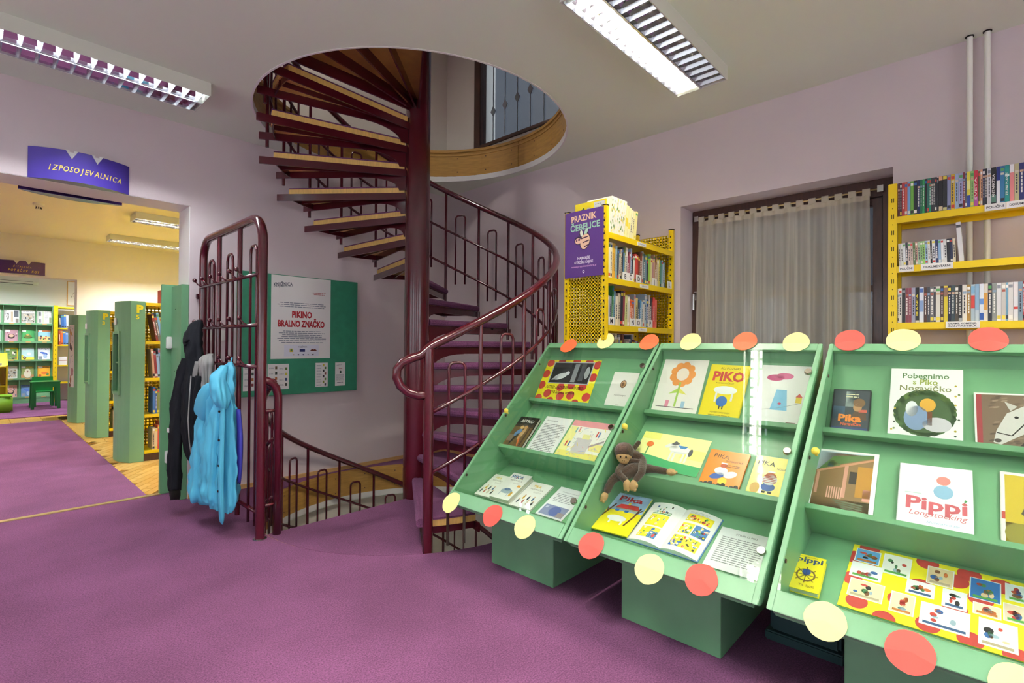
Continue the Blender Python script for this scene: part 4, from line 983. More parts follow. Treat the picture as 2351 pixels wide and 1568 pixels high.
A.rect(.004, .004, .171, .17, '#6f5836').rect(.004, .17, .171, .195, '#3a3029').up().rect(.02, .05, .06, .10, '#8a7a68').ell(.075, .12, .018, .035, '#5f86b4', rot=-.5).ell(.11, .115, .014, .05, '#c39b6c', rot=-.2).ell(.07, .07, .008, .05, '#17151a', rot=-.3).ell(.115, .06, .007, .045, '#d5703a', rot=.3).ell(.085, .165, .014, .014, '#c9a36a').ell(.115, .168, .014, .014, '#b5854a').rect(.14, .02, .15, .17, '#4a2f28'); A.up()
A.txt('ASTRID', .095, .205, .034, '#e9e4dc', w=.105, bold=.01).build('cover_print', t)
t, A = laid('biography_sheet', 'white printed text sheet beside the black book in the stair-side case', 'sheet', 2, 1.942, 0, .205, .30, .001, .3, cover='#eeeeee')
A.txt('Astrid Lindgren', .02, .262, .017, '#44464a', al='l', w=.085, shear=.15).para(.02, .236, .188, 18, .0118, '#85878c').build('sheet_print', t)
t, A = laid('child_drawing', 'child drawing in yellow, grey and red crayon in the stair-side case', 'drawing', 2, 1.69, 0, .275, .30, .0012, .2, cover='#f0eee6')
rd = random.Random(5)
A.rect(0, .255, .275, .30, '#e89aa0').rect(0, .0, .275, .07, '#f0e37a').rect(.0, .07, .06, .25, '#f3ec9c').rect(.09, .06, .19, .17, '#cfc9cc').rect(.2, .09, .275, .14, '#efe48c'); A.up()
for k in range(60): x, y = rd.uniform(.01, .25), rd.uniform(.02, .24); A.line([(x, y), (x+rd.uniform(-.02, .03), y+rd.uniform(-.02, .03))], .003, rd.choice(['#f2de4a', '#d8d0cc', '#b9d6c0', '#9fb6d8', '#e9a0a8', '#bdb2c6']))
for x, y, c in ((.03, .1, '#d6423f'), (.05, .1, '#5a78b8'), (.20, .19, '#c8463f'), (.215, .19, '#6f8ac0'), (.05, .205, '#86b8c8'), (.07, .21, '#d98a8a')): A.rect(x, y, x+.009, y+.04, c)
A.rect(.12, .165, .17, .20, '#efe9a0').poly([(.19, .11), (.27, .16), (.27, .175), (.19, .125)], '#a89aa0').up().build('drawing_print', t)
for i, (yc, w, h, th, lab, c1) in enumerate(((2.145, .125, .205, .012, 'thin white paperback with small figures, beside the bottom left corner of the stair-side case', '#d9c23a'), (2.003, .143, .235, .028, 'thick white book with large coloured title PIKA in the stair-side case', '#2f5f9a'), (1.848, .148, .222, .010, 'white paperback with a row of small figures, between the thick book and the banknote sheet', '#e0b63a'))):
    t, A = laid('story_book', lab, 'book', 3, yc, .0, w, h, th, (2.0, 2.0, 1.0)[i], cover='#ecebe6', page=True, lift=.0015+(0 if i != 1 else .001))
    A.txt('PIKA', w*.42, h*.80, .03 if i != 1 else .042, c1, bold=.02, w=w*(.36 if i != 1 else .62))
    if i == 1: A.rect(w*.36, h*.80, w*.42, h*.86, '#c8502f').rect(w*.62, h*.80, w*.68, h*.86, '#d8a52f')
    A.txt('NOGAVIČKA', w*.5, h*.70, .018, '#5a5048', w=w*.6); A.para(w*.45, h*.63, w*.85, 2, .007, '#b9b4ae')
    for k in range(7 if i != 1 else 0): x = w*(.16+.11*k); y = h*(.2+.16*(k % 2)); A.ell(x, y, .006, .016, ['#3d4650', '#d0a52f', '#b0442f', '#33475a', '#c9b9a2', '#47638a', '#2d2d30'][k]).ell(x, y+.02, .005, .006, '#d9b392')
    if i == 1: A.ell(w*.52, h*.30, .04, .022, '#9fb0bd').ell(w*.5, h*.36, .022, .012, '#4a6e9c').rect(w*.28, h*.12, w*.31, h*.3, '#a9b6c0').rect(w*.68, h*.12, w*.71, h*.3, '#a9b6c0').ell(w*.82, h*.22, .009, .02, '#dca93a').rect(w*.78, h*.5, w*.95, h*.58, '#e8a03a')
    A.build('cover_print', t)
t, A = laid('banknote_sheet', 'white text sheet with a violet banknote picture marked 20', 'sheet', 3, 1.655, 0, .175, .245, .001, -.5, cover='#efeff2')
A.txt('Zadnja izmed njih', .09, .205, .012, '#777a82', w=.11).para(.02, .185, .155, 6, .012, '#9a9ca4').rect(.012, .012, .163, .092, '#8b93b8').up().ell(.095, .052, .035, .036, '#5c6ba6').rect(.12, .015, .16, .05, '#a08f92').txt('20', .03, .068, .02, '#e7e8f0', bold=.03).build('sheet_print', t)
# --- monkey case
t, A = laid('child_drawing', 'child drawing of an orange and green flower beside the yellow quiz book', 'drawing', 1, 1.238, 0, .255, .362, .0012, -.2, cover='#f0eae4')

for k in range(9): a = k*2*math.pi/9; A.ell(.127+.05*math.cos(a), .25+.055*math.sin(a), .024, .026, '#ef9a4a', 12)
A.up().ell(.127, .25, .036, .04, '#f4e3d6').rect(.121, .05, .132, .20, '#a9cf5c').poly([(.075, .125), (.125, .135), (.125, .165)], '#b7d75a').poly([(.13, .135), (.18, .125), (.13, .165)], '#e9e06a').rect(.07, .045, .09, .085, '#e58ca6').rect(.16, .045, .18, .085, '#9fc4dd').line([(.02, .045), (.235, .045)], .004, '#4a4245'); A.build('drawing_print', t)
t, A = laid('quiz_book', 'yellow hardcover with red title PIKO headed ALI POZNAŠ', 'book', 1, .993, 0, .20, .31, .014, -1.5, cover='#f3dc1f', page=True)
A.txt('ALI POZNAŠ', .105, .282, .018, '#5a4a18', w=.10).txt('PIKO', .105, .215, .075, '#c5322b', bold=.04, w=.16).txt('NOGAVIČKO?', .095, .196, .012, '#5a4a18', w=.09).ell(.105, .16, .06, .024, '#eef0f0').rect(.06, .09, .07, .15, '#e8eaea').rect(.14, .10, .15, .15, '#e8eaea').up().ell(.10, .095, .028, .03, '#2b6cb8').rect(.092, .05, .098, .07, '#33302c').rect(.108, .05, .114, .07, '#33302c').txt('ASTRID LINDGREN', .105, .028, .012, '#6a5a20', w=.10).para(.05, .014, .16, 1, .01, '#9a8a30').build('cover_print', t)
t, A = laid('child_drawing', 'child drawing of a blue tower and a small yellow house on white paper', 'drawing', 1, .722, 0, .225, .325, .0012, -.6, cover='#eeedea')
A.ell(.07, .255, .04, .018, '#c24a7c').ell(.11, .265, .04, .018, '#d0648f').poly([(.07, .08), (.145, .08), (.13, .19), (.085, .19)], '#86c2e4').rect(.175, .125, .20, .155, '#e6c83e').poly([(.172, .155), (.187, .175), (.203, .155)], '#c8443c').line([(.0, .07), (.10, .09), (.20, .125)], .002, '#8d8f92').rect(.15, .012, .19, .022, '#7a2f44'); A.up().ell(.108, .115, .008, .006, '#b03a5a').build('drawing_print', t)
t, A = laid('child_painting', 'yellow and green painting of a pony, propped behind the plush monkey', 'painting', 2, 1.175, .052, .36, .225, .0012, -1.5, cover='#f5f0a2', lift=.002)
A.poly([(0, 0), (.36, 0), (.36, .055), (.2, .06), (.1, .075), (0, .08)], '#3ea968').rect(.0, .18, .1, .225, '#f2ea7c').rect(.24, .09, .36, .15, '#f3ec86'); A.up()
A.ell(.225, .14, .055, .026, '#ecebe8').ell(.165, .155, .024, .012, '#ecebe8', rot=.5).poly([(.17, .15), (.19, .185), (.225, .165), (.2, .14)], '#ecebe8')
for x in (.185, .205, .25, .268): A.rect(x, .065, x+.010, .125, '#e6e5e2')
A.up().poly([(.21, .165), (.225, .148), (.25, .148), (.262, .165)], '#3f86c4').poly([(.17, .165), (.19, .19), (.215, .175), (.195, .162)], '#55555c').ell(.285, .13, .010, .024, '#55555c').rect(.056, .07, .062, .13, '#3e8f50').ell(.06, .145, .02, .018, '#e2702f').build('painting_print', t)
t, A = laid('orange_book', 'orange hardcover book titled PIKA NOGAVIČKA in the monkey case', 'book', 2, .885, 0, .18, .222, .010, -.5, cover='#ea8a1e', page=True)
A.txt('PIKA', .06, .175, .034, '#3a2a18', w=.07, rot=-.08).txt('NOGAVIČKA', .125, .158, .016, '#3a2a18', w=.075).para(.09, .14, .165, 2, .009, '#7a4a18').ell(.08, .105, .03, .022, '#ecebea').ell(.07, .075, .034, .016, '#2c57a4', rot=.4).ell(.125, .09, .03, .018, '#f0eeea', rot=.4).ell(.10, .05, .02, .02, '#f2d23a').ell(.085, .135, .016, .013, '#c8562f').rect(.07, .145, .10, .152, '#f0f0f0'); A.up()
for k in range(9): A.ell(.014+.019*k, .016+.006*(k % 3), .011, .013, '#1f1b1a')
A.build('cover_print', t)
t, A = laid('yellow_book', 'yellow hardcover book titled PIKA NOGAVIČKA beside the orange one', 'book', 2, .695, 0, .14, .225, .012, 0, cover='#f2dd3a', page=True)
A.txt('PIKA', .05, .175, .034, '#3a3418', w=.07, rot=-.08).txt('NOGA', .115, .158, .016, '#3a3418', w=.035).ell(.08, .10, .03, .028, '#efeeea').ell(.08, .12, .022, .018, '#c7683a').ell(.08, .062, .028, .022, '#3a62a8').rect(.066, .138, .094, .146, '#f2f2f2').ell(.03, .05, .02, .028, '#e3b35e').rect(.06, .03, .075, .04, '#2d2520').rect(.085, .03, .10, .04, '#2d2520'); A.up()
for k in range(5): A.rect(.054, .085+.008*k, .106, .088+.008*k, '#b8453c')
A.build('cover_print', t)
t, A = laid('picture_book', 'picture book titled Pika with a yellow house with a red roof on the cover', 'book', 3, 1.295, 0, .205, .285, .006, 2.2, cover='#f4e11c', page=True, lift=.016)
A.rect(0, .155, .205, .285, '#9dbfe2').poly([(.05, .13), (.17, .135), (.19, .18), (.04, .175)], '#f0d92a').up().poly([(.055, .175), (.075, .205), (.165, .21), (.185, .178)], '#c23a34').rect(.065, .15, .085, .165, '#2d6ab0').rect(.115, .15, .135, .165, '#2d6ab0').rect(.11, .205, .122, .222, '#f0d92a').line([(.01, .07), (.035, .15), (.05, .20)], .009, '#5f3a28').line([(.03, .14), (.015, .19)], .006, '#5f3a28').line([(.155, .06), (.175, .13), (.185, .2)], .009, '#5f3a28').line([(.178, .15), (.2, .19)], .006, '#5f3a28').ell(.10, .10, .05, .022, '#f3f3f0').rect(.07, .06, .08, .095, '#eeeeea').rect(.13, .06, .14, .095, '#eeeeea').up().txt('Pika', .11, .232, .05, '#cc3038', bold=.03, w=.125).para(.05, .278, .17, 1, .01, '#6a86b0').para(.07, .222, .15, 1, .008, '#6a86b0').build('cover_print', t)
# open comic book
o, U, N_ = rowframe(3); yc = 1.035; w2_, h_ = .165, .28
a = math.radians(-1.5); X_ = Vector((0, -1, 0))*math.cos(a)+U*math.sin(a); Y_ = U*math.cos(a)-Vector((0, -1, 0))*math.sin(a); og = o+Vector((0, yc, 0))+U*.006+N_*.0015
M = Matrix(((X_.x, Y_.x, N_.x, og.x), (X_.y, Y_.y, N_.y, og.y), (X_.z, Y_.z, N_.z, og.z), (0, 0, 0, 1)))
t = thing('open_comic_book', 'open hardcover comic book with colourful panels lying in the monkey case', 'book', M=M)
m = MB(); m.box(-w2_-.004, w2_+.004, 0, h_+.004, 0, .003, M=M); mat('blue_cover', '#5b86c8', .4); tag(m.build('cover', 'blue_cover', t), 'blue cover edge')
def pz(x): q = abs(x)/w2_; return .006+.020*math.sin(min(1, q*1.02)*math.pi)**.8*(1-.35*q) + .004*(1-q)
for sgn in (-1, 1):
    R_ = [];
    for k in range(13):
        x = sgn*w2_*k/12; R_.append([M @ Vector(p) for p in ((x, .003, .003), (x, h_, .003), (x, h_, pz(x)), (x, .003, pz(x)))])
    m = MB(); m.loft(R_); m.build('pages', 'paper', t, smooth=True, auto=30)
def bend(sub):
    return Art(lambda u, v, q: M @ Vector((u, v, pz(u)+q+.0003)))
A = bend(0); rd = random.Random(9)
def panel(x0, y0, x1, y1, bgc, n):
    nx = 8
    for i in range(nx): A.rect(x0+(x1-x0)*i/nx, y0, x0+(x1-x0)*(i+1)/nx, y1, bgc)
    A.up()
    for k in range(n): A.ell(rd.uniform(x0+.006, x1-.006), rd.uniform(y0+.008, y1-.008), rd.uniform(.003, .007), rd.uniform(.004, .009), rd.choice(['#d23c36', '#f0efe8', '#2f66b4', '#3f9a52', '#f3cfa8', '#f5e02a', '#35302c', '#e8e6e0']), 8)
    A.l -= 1
panel(.03, .20, .145, .25, '#f3e02a', 26); panel(.03, .115, .085, .185, '#f3e02a', 22); panel(.09, .115, .15, .185, '#3f78b8', 26); panel(.025, .03, .145, .10, '#f3e02a', 34); panel(.025, .03, .07, .06, '#2f66b4', 6)
panel(-.13, .20, -.04, .262, '#eef0ee', 12); panel(-.13, .195, -.04, .215, '#57a84e', 4); panel(-.13, .11, -.04, .19, '#f3e02a', 14); panel(-.13, .03, -.04, .10, '#f3e02a', 10); panel(-.08, .03, -.04, .075, '#2f78b8', 4)
A.para(.03, .262, .12, 2, .008, '#b9b9bc').build('page_print', t)
t, A = laid('strip_sheet', 'white printed sheet headed STRIPI O PIKI in the monkey case', 'sheet', 3, .742, 0, .212, .245, .001, .5, cover='#eceeee')
A.txt('STRIPI O PIKI', .11, .21, .015, '#5a5c60', w=.085).para(.02, .185, .195, 13, .0122, '#8f9195').build('sheet_print', t)
# --- collage case
t, A = laid('film_case', 'dark film case with orange title Pika leaning in the collage case', 'dvd', 1, .434, 0, .140, .205, .015, 1.0, cover='#20242b', page=True)
A.rect(.006, .004, .136, .20, '#39444c').rect(.05, .12, .085, .195, '#aebfbd').rect(.006, .06, .05, .12, '#4a6a84').up().ell(.10, .14, .022, .022, '#7a5a3a').ell(.095, .118, .016, .02, '#b58a5e').poly([(.07, .06), (.13, .06), (.125, .1), (.085, .1)], '#5f4634').rect(.10, .095, .13, .108, '#c85a4a').rect(.006, .004, .136, .022, '#2a3f70').up().txt('Pika', .07, .05, .045, '#e8862a', bold=.04, w=.085).txt('Nogavička', .075, .03, .02, '#d8582a', bold=.03, w=.075).para(.05, .178, .10, 2, .012, '#dcd8b0').build('cover_print', t)
t, A = laid('large_picture_book', 'large white book titled Pobegnimo s Piko Nogavičko with a leafy picture', 'book', 1, .183, 0, .232, .318, .02, .8, cover='#eef0ee', page=True)
A.txt('Pobegnimo', .115, .272, .036, '#57804a', w=.15, bold=.012).txt('s Piko', .115, .244, .034, '#9aa83a', w=.08, bold=.012).txt('Nogavičko', .115, .214, .036, '#8a8f5a', w=.165, bold=.012)
rd = random.Random(4)
for k in range(26): a = k*2*math.pi/26; A.ell(.115+.075*math.cos(a), .115+.082*math.sin(a), .026, .024, rd.choice(['#3f5f34', '#4f7040', '#33502f', '#5d7a3a']), 10)
A.up().ell(.115, .11, .085, .085, '#44603a').up().ell(.09, .09, .04, .055, '#7f96b8').ell(.155, .065, .045, .032, '#c9c6cc').ell(.075, .13, .02, .035, '#dfe2e6').ell(.125, .15, .026, .03, '#d9a43a').rect(.125, .06, .14, .12, '#7a4a32')
for k in range(14): A.ell(rd.choice([.012, .02, .21, .22]), rd.uniform(.02, .28), .004, .004, rd.choice(['#6a7a3a', '#3a4a3a', '#c9b23a']), 8)
A.build('cover_print', t)
t, A = laid('horse_photo_book', 'book with a photograph of a grey horse head in the collage case', 'book', 1, -.07, 0, .205, .225, .012, 1.8, cover='#eceae8', page=True)
A.rect(.006, .005, .022, .218, '#a03a40').rect(.022, .005, .20, .218, '#7a6452'); rd = random.Random(8); A.up()
for k in range(60): A.ell(rd.uniform(.03, .19), rd.uniform(.015, .21), .010, .004, rd.choice(['#8d7864', '#5d4a3c', '#9a8672', '#6b5546']), 8, rot=.3)
A.up().poly([(.05, .02), (.07, .012), (.10, .035), (.16, .08), (.195, .12), (.195, .19), (.14, .175), (.09, .14), (.06, .07)], '#cfcbc6').poly([(.10, .15), (.085, .19), (.12, .17)], '#c4c0ba').poly([(.12, .012), (.2, .012), (.2, .11), (.165, .075)], '#2e2925').up().line([(.06, .06), (.10, .05), (.15, .12), (.19, .17)], .004, '#2c2522').ell(.115, .125, .006, .005, '#1d1a18').ell(.062, .028, .01, .008, '#4a403a').build('cover_print', t)
t, A = laid('veranda_photo', 'photograph of a wooden veranda with pink posts in the collage case', 'photograph', 2, .419, 0, .215, .315, .004, 1.6, cover='#f0f0ee')
A.rect(.006, .006, .20, .30, '#8a6a44').rect(.006, .006, .20, .07, '#4a4f36').poly([(.006, .20), (.10, .285), (.20, .30), (.20, .305), (.006, .305)], '#b9cad6').up().poly([(.01, .20), (.06, .28), (.075, .285), (.20, .305), (.20, .29), (.07, .235)], '#54733f').poly([(.01, .19), (.2, .275), (.2, .285), (.01, .205)], '#c58a6a').poly([(.03, .21), (.06, .265), (.09, .235)], '#7d8a55').rect(.045, .225, .065, .25, '#4a7aa8').rect(.105, .08, .118, .24, '#cf9480').rect(.012, .085, .022, .20, '#cf9480').rect(.125, .15, .15, .21, '#2f261f').rect(.15, .09, .20, .24, '#b9822f').rect(.175, .075, .20, .13, '#d79a88'); A.up()
for k in range(7): A.rect(.055+.008*k, .07, .059+.008*k, .125, '#e0a896')
for k in range(5): A.poly([(.08+.01*k, .06-.01*k), (.18, .05-.01*k), (.18, .056-.01*k), (.08+.01*k, .066-.01*k)], '#6d7257')
A.build('photo_print', t)
t, A = laid('white_picture_book', 'white picture book with red serif title Pippi in the collage case', 'book', 2, .136, 0, .21, .285, .016, 1.7, cover='#eef0f2', page=True)
A.txt('Pippi', .11, .085, .075, '#c8606a', bold=.03, w=.17).txt('Longstocking', .115, .058, .03, '#cf6f78', shear=.3, w=.16).txt('Illustrated by', .13, .03, .013, '#9fbdd6', shear=.3, w=.09).para(.02, .15, .075, 1, .01, '#b9d0c8').ell(.13, .17, .028, .03, '#8fb6d2').ell(.13, .22, .02, .02, '#d98a84').poly([(.185, .13), (.195, .145), (.188, .15)], '#4f9a5a').build('cover_print', t)
t, A = laid('yellow_photo_book', 'book with a yellow and brown photograph at the far end of the collage case', 'book', 2, -.115, 0, .165, .31, .010, 0, cover='#e9e8e2', page=True)
A.rect(.012, .006, .16, .298, '#c9ae2f').rect(.012, .006, .16, .10, '#6d6030').up().poly([(.05, .14), (.09, .10), (.16, .13), (.16, .24), (.08, .23)], '#4a4038').ell(.04, .06, .03, .04, '#8d8430').rect(.003, .11, .012, .14, '#b8443c').build('cover_print', t)
t, A = laid('small_yellow_book', 'small thick yellow book with blue title pippi in the collage case', 'book', 3, .488, 0, .112, .178, .022, 2.5, cover='#f1de22', page=True)
A.txt('pippi', .062, .142, .036, '#2b4a78', bold=.03, w=.085).ell(.06, .075, .032, .032, '#7a5a2e').up().ell(.06, .075, .026, .026, '#f1de22').up()
for k in range(4): a = k*math.pi/4; A.line([(.06-.04*math.cos(a), .075-.04*math.sin(a)), (.06+.04*math.cos(a), .075+.04*math.sin(a))], .003, '#6a4d2a')
A.ell(.06, .09, .014, .016, '#2f58a0').up().txt('TIL SJØS', .07, .018, .014, '#7a6420', w=.05).para(.01, .166, .09, 1, .008, '#b9a82a').build('cover_print', t)
t, A = laid('picture_collage', 'yellow board with red dots covered in small square pictures in the collage case', 'collage', 3, .142, 0, .47, .32, .003, -.5, cover='#f2e21c')
for (x, y) in ((.05, .315), (.01, .25), (.07, .20), (.02, .14), (.14, .265), (.16, .10), (.21, .19), (.22, .31), (.30, .255), (.33, .30), (.30, .13), (.36, .20), (.41, .28), (.40, .08), (.46, .17), (.13, .0), (.24, .03), (.34, .02), (.44, .01), (.05, .04)):
    A.ell(x, y, .032, .032, '#c5403a', 18, clip=(0, 0, .47, .32))
A.up()
PX = [(.015, .235, .085, .30, '#5fa6dc'), (.10, .21, .175, .305, '#f0efe6'), (.225, .215, .29, .295, '#e3cda0'), (.335, .20, .405, .29, '#2f72b8'), (.012, .155, .10, .225, '#eeeff0'), (.175, .145, .245, .205, '#eceeef'), (.27, .13, .325, .205, '#e9edf0'), (.14, .045, .20, .13, '#ecebb8'), (.345, .135, .405, .18, '#f1efc0'), (.22, .03, .335, .12, '#efeeee'), (.36, .02, .44, .12, '#eceef2'), (.02, .06, .115, .14, '#e8d9b0'), (.415, .14, .465, .21, '#e6d2b8'), (.42, .23, .465, .30, '#dfe6ea')]
for x0, y0, x1, y1, c in PX: A.rect(x0-.003, y0-.003, x1+.003, y1+.003, '#eef0f0')
A.up(); rd = random.Random(12)
for x0, y0, x1, y1, c in PX: A.rect(x0, y0, x1, y1, c)
A.up()
for x0, y0, x1, y1, c in PX:
    for k in range(7): A.ell(rd.uniform(x0+.016, x1-.016), rd.uniform(y0+.018, y1-.018), rd.uniform(.004, .013), rd.uniform(.004, .013), rd.choice(['#d0703a', '#3a68a8', '#8a5a3a', '#4f8a5a', '#e8c9a0', '#2f2c30', '#c8443c', '#9fb6c8']), 9)
    A.rect(x0+.006, y0+.004, x1-.006, y0+.014, rd.choice(['#58a04a', '#c97a3a', '#3a5a8a', '#b9a88a']))
A.build('collage_print', t)

# ------------------------------------------------------------------ plush monkey sitting on the ledge
def ledge_pt(y, du=0., dn=0.): o, U, N_ = rowframe(2); return o+Vector((0, y, 0))+U*du+N_*dn
seat = ledge_pt(1.285, .035, .045); U2, N2 = rowframe(2)[1:]
mk = thing('plush_monkey', 'brown plush monkey with tan face sitting on a ledge inside the display case', 'plush toy', tuple(seat))
def skin(name, chain, edges, mname, parent, root=0, sub=2):
    me = bpy.data.meshes.new(name); inv = TOPM[parent.name].inverted()
    me.from_pydata([inv @ Vector(p[:3]) for p in chain], edges, []); me.materials.append(MATS[mname])
    o = bpy.data.objects.new(name, me); COL.objects.link(o); o.parent = parent
    o.modifiers.new('skin', 'SKIN'); sv = me.skin_vertices[0].data if len(me.skin_vertices) else None
    if sv is None:
        bm = bmesh.new(); bm.from_mesh(me); bm.verts.layers.skin.verify(); bm.to_mesh(me); bm.free(); sv = me.skin_vertices[0].data
    for i, p in enumerate(chain): sv[i].radius = (p[3], p[3]); sv[i].use_root = (i == root)
    o.modifiers.new('sub', 'SUBSURF').levels = sub; o.modifiers['sub'].render_levels = sub; o.modifiers['skin'].use_smooth_shade = True
    return o
hip = ledge_pt(1.275, .005, .052); mid = ledge_pt(1.283, .035, .062); chest = ledge_pt(1.293, .062, .070); neck = ledge_pt(1.312, .065, .082); hc = ledge_pt(1.333, .045, .110)
kl = ledge_pt(1.345, -.10, .082); fl_ = ledge_pt(1.362, -.172, .05)
kr = ledge_pt(1.194, .018, .055); fr_ = ledge_pt(1.107, .022, .05)
sl1 = ledge_pt(1.330, .035, .062); el = ledge_pt(1.325, -.07, .098); hl = ledge_pt(1.258, -.105, .09)
sr1 = ledge_pt(1.252, .055, .062); er = ledge_pt(1.205, -.04, .095); hr = ledge_pt(1.224, -.098, .09)
tl1 = ledge_pt(1.352, .125, .03); tl2 = ledge_pt(1.336, .192, .032)
ch = [(*hip, .044), (*mid, .046), (*chest, .042), (*neck, .03), (*hc, .028), (*kl, .021), (*fl_, .02), (*kr, .02), (*fr_, .017), (*sl1, .024), (*el, .020), (*hl, .016), (*sr1, .024), (*er, .019), (*hr, .015), (*ledge_pt(1.31, .05, .035), .02), (*tl1, .014), (*tl2, .013)]
skin('body', ch, [(0, 1), (1, 2), (2, 3), (3, 4), (0, 5), (5, 6), (0, 7), (7, 8), (2, 9), (9, 10), (10, 11), (2, 12), (12, 13), (13, 14), (1, 15), (15, 16), (16, 17)], 'fur', mk)
fwd = Vector((-.75, -.35, -.25)).normalized(); side = fwd.cross(Vector((0, 0, 1))).normalized(); upv = side.cross(fwd)
HM = Matrix((side, fwd, upv)).transposed()
m = MB(); m.ball(hc-fwd*.004+upv*.004, (.050, .048, .047), 20, 14, M=HM); hd_ = m.build('head', 'fur', mk, smooth=True)
m = MB(); m.ball(hc+fwd*.020-upv*.010, (.039, .033, .034), 18, 12, M=HM); m.ball(hc+fwd*.038-upv*.020, (.027, .020, .021), 14, 10, M=HM); tag(m.build('face', 'fur_tan', hd_, smooth=True), 'tan muzzle and face')
for s_ in (-1, 1):
    m = MB(); m.ball(hc+side*.043*s_+upv*.004-fwd*.004, (.007, .014, .017), 12, 8, M=HM); tag(m.build('ear', 'fur_tan', hd_, smooth=True), 'tan ear')
    m = MB(); m.ball(hc+fwd*.051+side*.0135*s_+upv*.004, .0048, 10, 6); tag(m.build('eye', 'eye_black', hd_, smooth=True), 'black bead eye')
    m = MB(); m.ball(hc+fwd*.0575+side*.0045*s_-upv*.014, .0022, 8, 5); m.build('nostril', 'eye_black', hd_, smooth=True)
for c_, d_, nm in ((hl, Vector((-.1, .0, -1)), 'hand'), (hr, Vector((-.1, .05, -1)), 'hand'), (fl_, Vector((-.4, .1, -.6)), 'foot'), (fr_, Vector((-.2, -1, .1)), 'foot')):
    d_ = d_.normalized(); q = Vector(c_)+d_*.014; a = d_.cross(Vector((0, 0, 1)));
    if a.length < .2: a = d_.cross(Vector((1, 0, 0)))
    a.normalize(); b = d_.cross(a); m = MB(); MM = Matrix((a, b, d_)).transposed(); m.ball(q, (.018, .017, .026), 14, 10, M=MM)
    for k in range(2): m.ball(q+d_*.018+a*(.008 if k else -.008), (.008, .009, .012), 10, 6, M=MM)
    m.ball(q+a*.016, (.007, .008, .012), 8, 6, M=MM); tag(m.build(nm, 'fur_tan', mk, smooth=True), 'tan plush '+nm)
# ------------------------------------------------------------------ yellow steel shelving
def perforated(mb, px, a0, a1, z0, z1, n=14, pitch=.0225, axis='y', th=.0015, hole=.011):
    """punched sheet: a grid of thin strips in the plane x = px (axis y) or y = px (axis x)"""
    k = max(2, int((a1-a0)/pitch)); p = (a1-a0)/k; kz = max(2, int((z1-z0)/pitch)); pz_ = (z1-z0)/kz; w = p-hole; wz = pz_-hole
    for i in range(k+1):
        c = a0+i*p; lo_, hi = max(a0, c-w/2), min(a1, c+w/2)
        mb.box(*((px-th/2, px+th/2, lo_, hi) if axis == 'y' else (lo_, hi, px-th/2, px+th/2)), z0, z1)
    for i in range(kz+1):
        c = z0+i*pz_; lo_, hi = max(z0, c-wz/2), min(z1, c+wz/2)
        mb.box(*((px-th/2, px+th/2, a0, a1) if axis == 'y' else (a0, a1, px-th/2, px+th/2)), lo_, hi)
def post(t, x0, x1, y0, y1, z1, slot_dir, name='post'):
    m = MB(); m.box(x0, x1, y0, y1, 0, z1); o = m.build(name, 'yellow_steel', t, bevel=.002); s = MB(); k = 0; z = .25
    while z < z1-.05:
        for q in (0, 1):
            if slot_dir == '-x':
                yc = (y0+y1)/2
                if k % 2 == 0: s.box(x0-.0008, x0+.001, yc-.006+q*.008, yc-.003+q*.008, z-.012, z+.012)
                elif q == 0: s.box(x0-.0008, x0+.001, yc-.002, yc+.002, z-.002, z+.002)
            if slot_dir == '-y':
                xc = (x0+x1)/2
                if k % 2 == 0: s.box(xc-.006+q*.008, xc-.003+q*.008, y0-.0008, y0+.001, z-.012, z+.012)
        k += 1; z += .045
    if s.f: tag(s.build('slots', 'slot_black', o), kind='stuff')
    return o
# --- film shelf along the right wall
FX = 3.50
fs = thing('film_shelf', 'yellow steel shelf unit of films standing beside the brown window', 'shelf unit', (3.63, -.1, 0))
SY0, SY1 = -.62, .405
for y in (SY1-.04, SY0):
    post(fs, FX, FX+.03, y, y+.04, 2.143, '-x'); post(fs, 3.685, 3.715, y, y+.04, 2.143, None)
    m = MB(); perforated(m, y+.02, FX+.03, 3.685, .3, 2.1, axis='x'); m.build('side_sheet', 'yellow_steel', fs)
FZ = [1.957, 1.682, 1.370, 1.03, .70, .36]
for z in FZ:
    m = MB(); m.box(FX+.004, 3.715, SY0+.04, SY1-.04, z-.006, z); m.box(FX+.0, FX+.004, SY0+.04, SY1-.04, z-.036, z); m.box(FX+.004, FX+.02, SY0+.04, SY1-.04, z-.036, z-.032); m.box(3.711, 3.715, SY0+.04, SY1-.04, z-.036, z)
    m.build('shelf_board', 'yellow_steel', fs)
def shelf_label(parent_t, x, ya, yb, z, st, lines=1):
    m = MB(); m.box(x-.004, x-.001, yb, ya, z-.017, z+.017); o = m.build('shelf_label', 'paper', parent_t)
    A = Art(lambda u, v, q: (x-.0042-q, ya-u, z+v)); W_ = ya-yb
    for i, s_ in enumerate(st): A.txt(s_, W_/2, (-.006 if len(st) == 1 else .003-.014*i), .016 if len(st) == 1 else .011, '#3a3f48', bold=.02, w=W_*.82)
    A.build('lettering', o)
shelf_label(fs, FX, .011, -.066, FZ[0]-.016, ['POUČNI']); shelf_label(fs, FX, -.068, -.19, FZ[0]-.016, ['DOKUMENTARNI'])
shelf_label(fs, FX, .357, .292, FZ[1]-.016, ['POUČNI']); shelf_label(fs, FX, .262, .13, FZ[1]-.016, ['DOKUMENTARNI'])
shelf_label(fs, FX, .16, .028, FZ[2]-.016, ['DRAME, KOMEDIJE,', 'FANTASTIKA'])

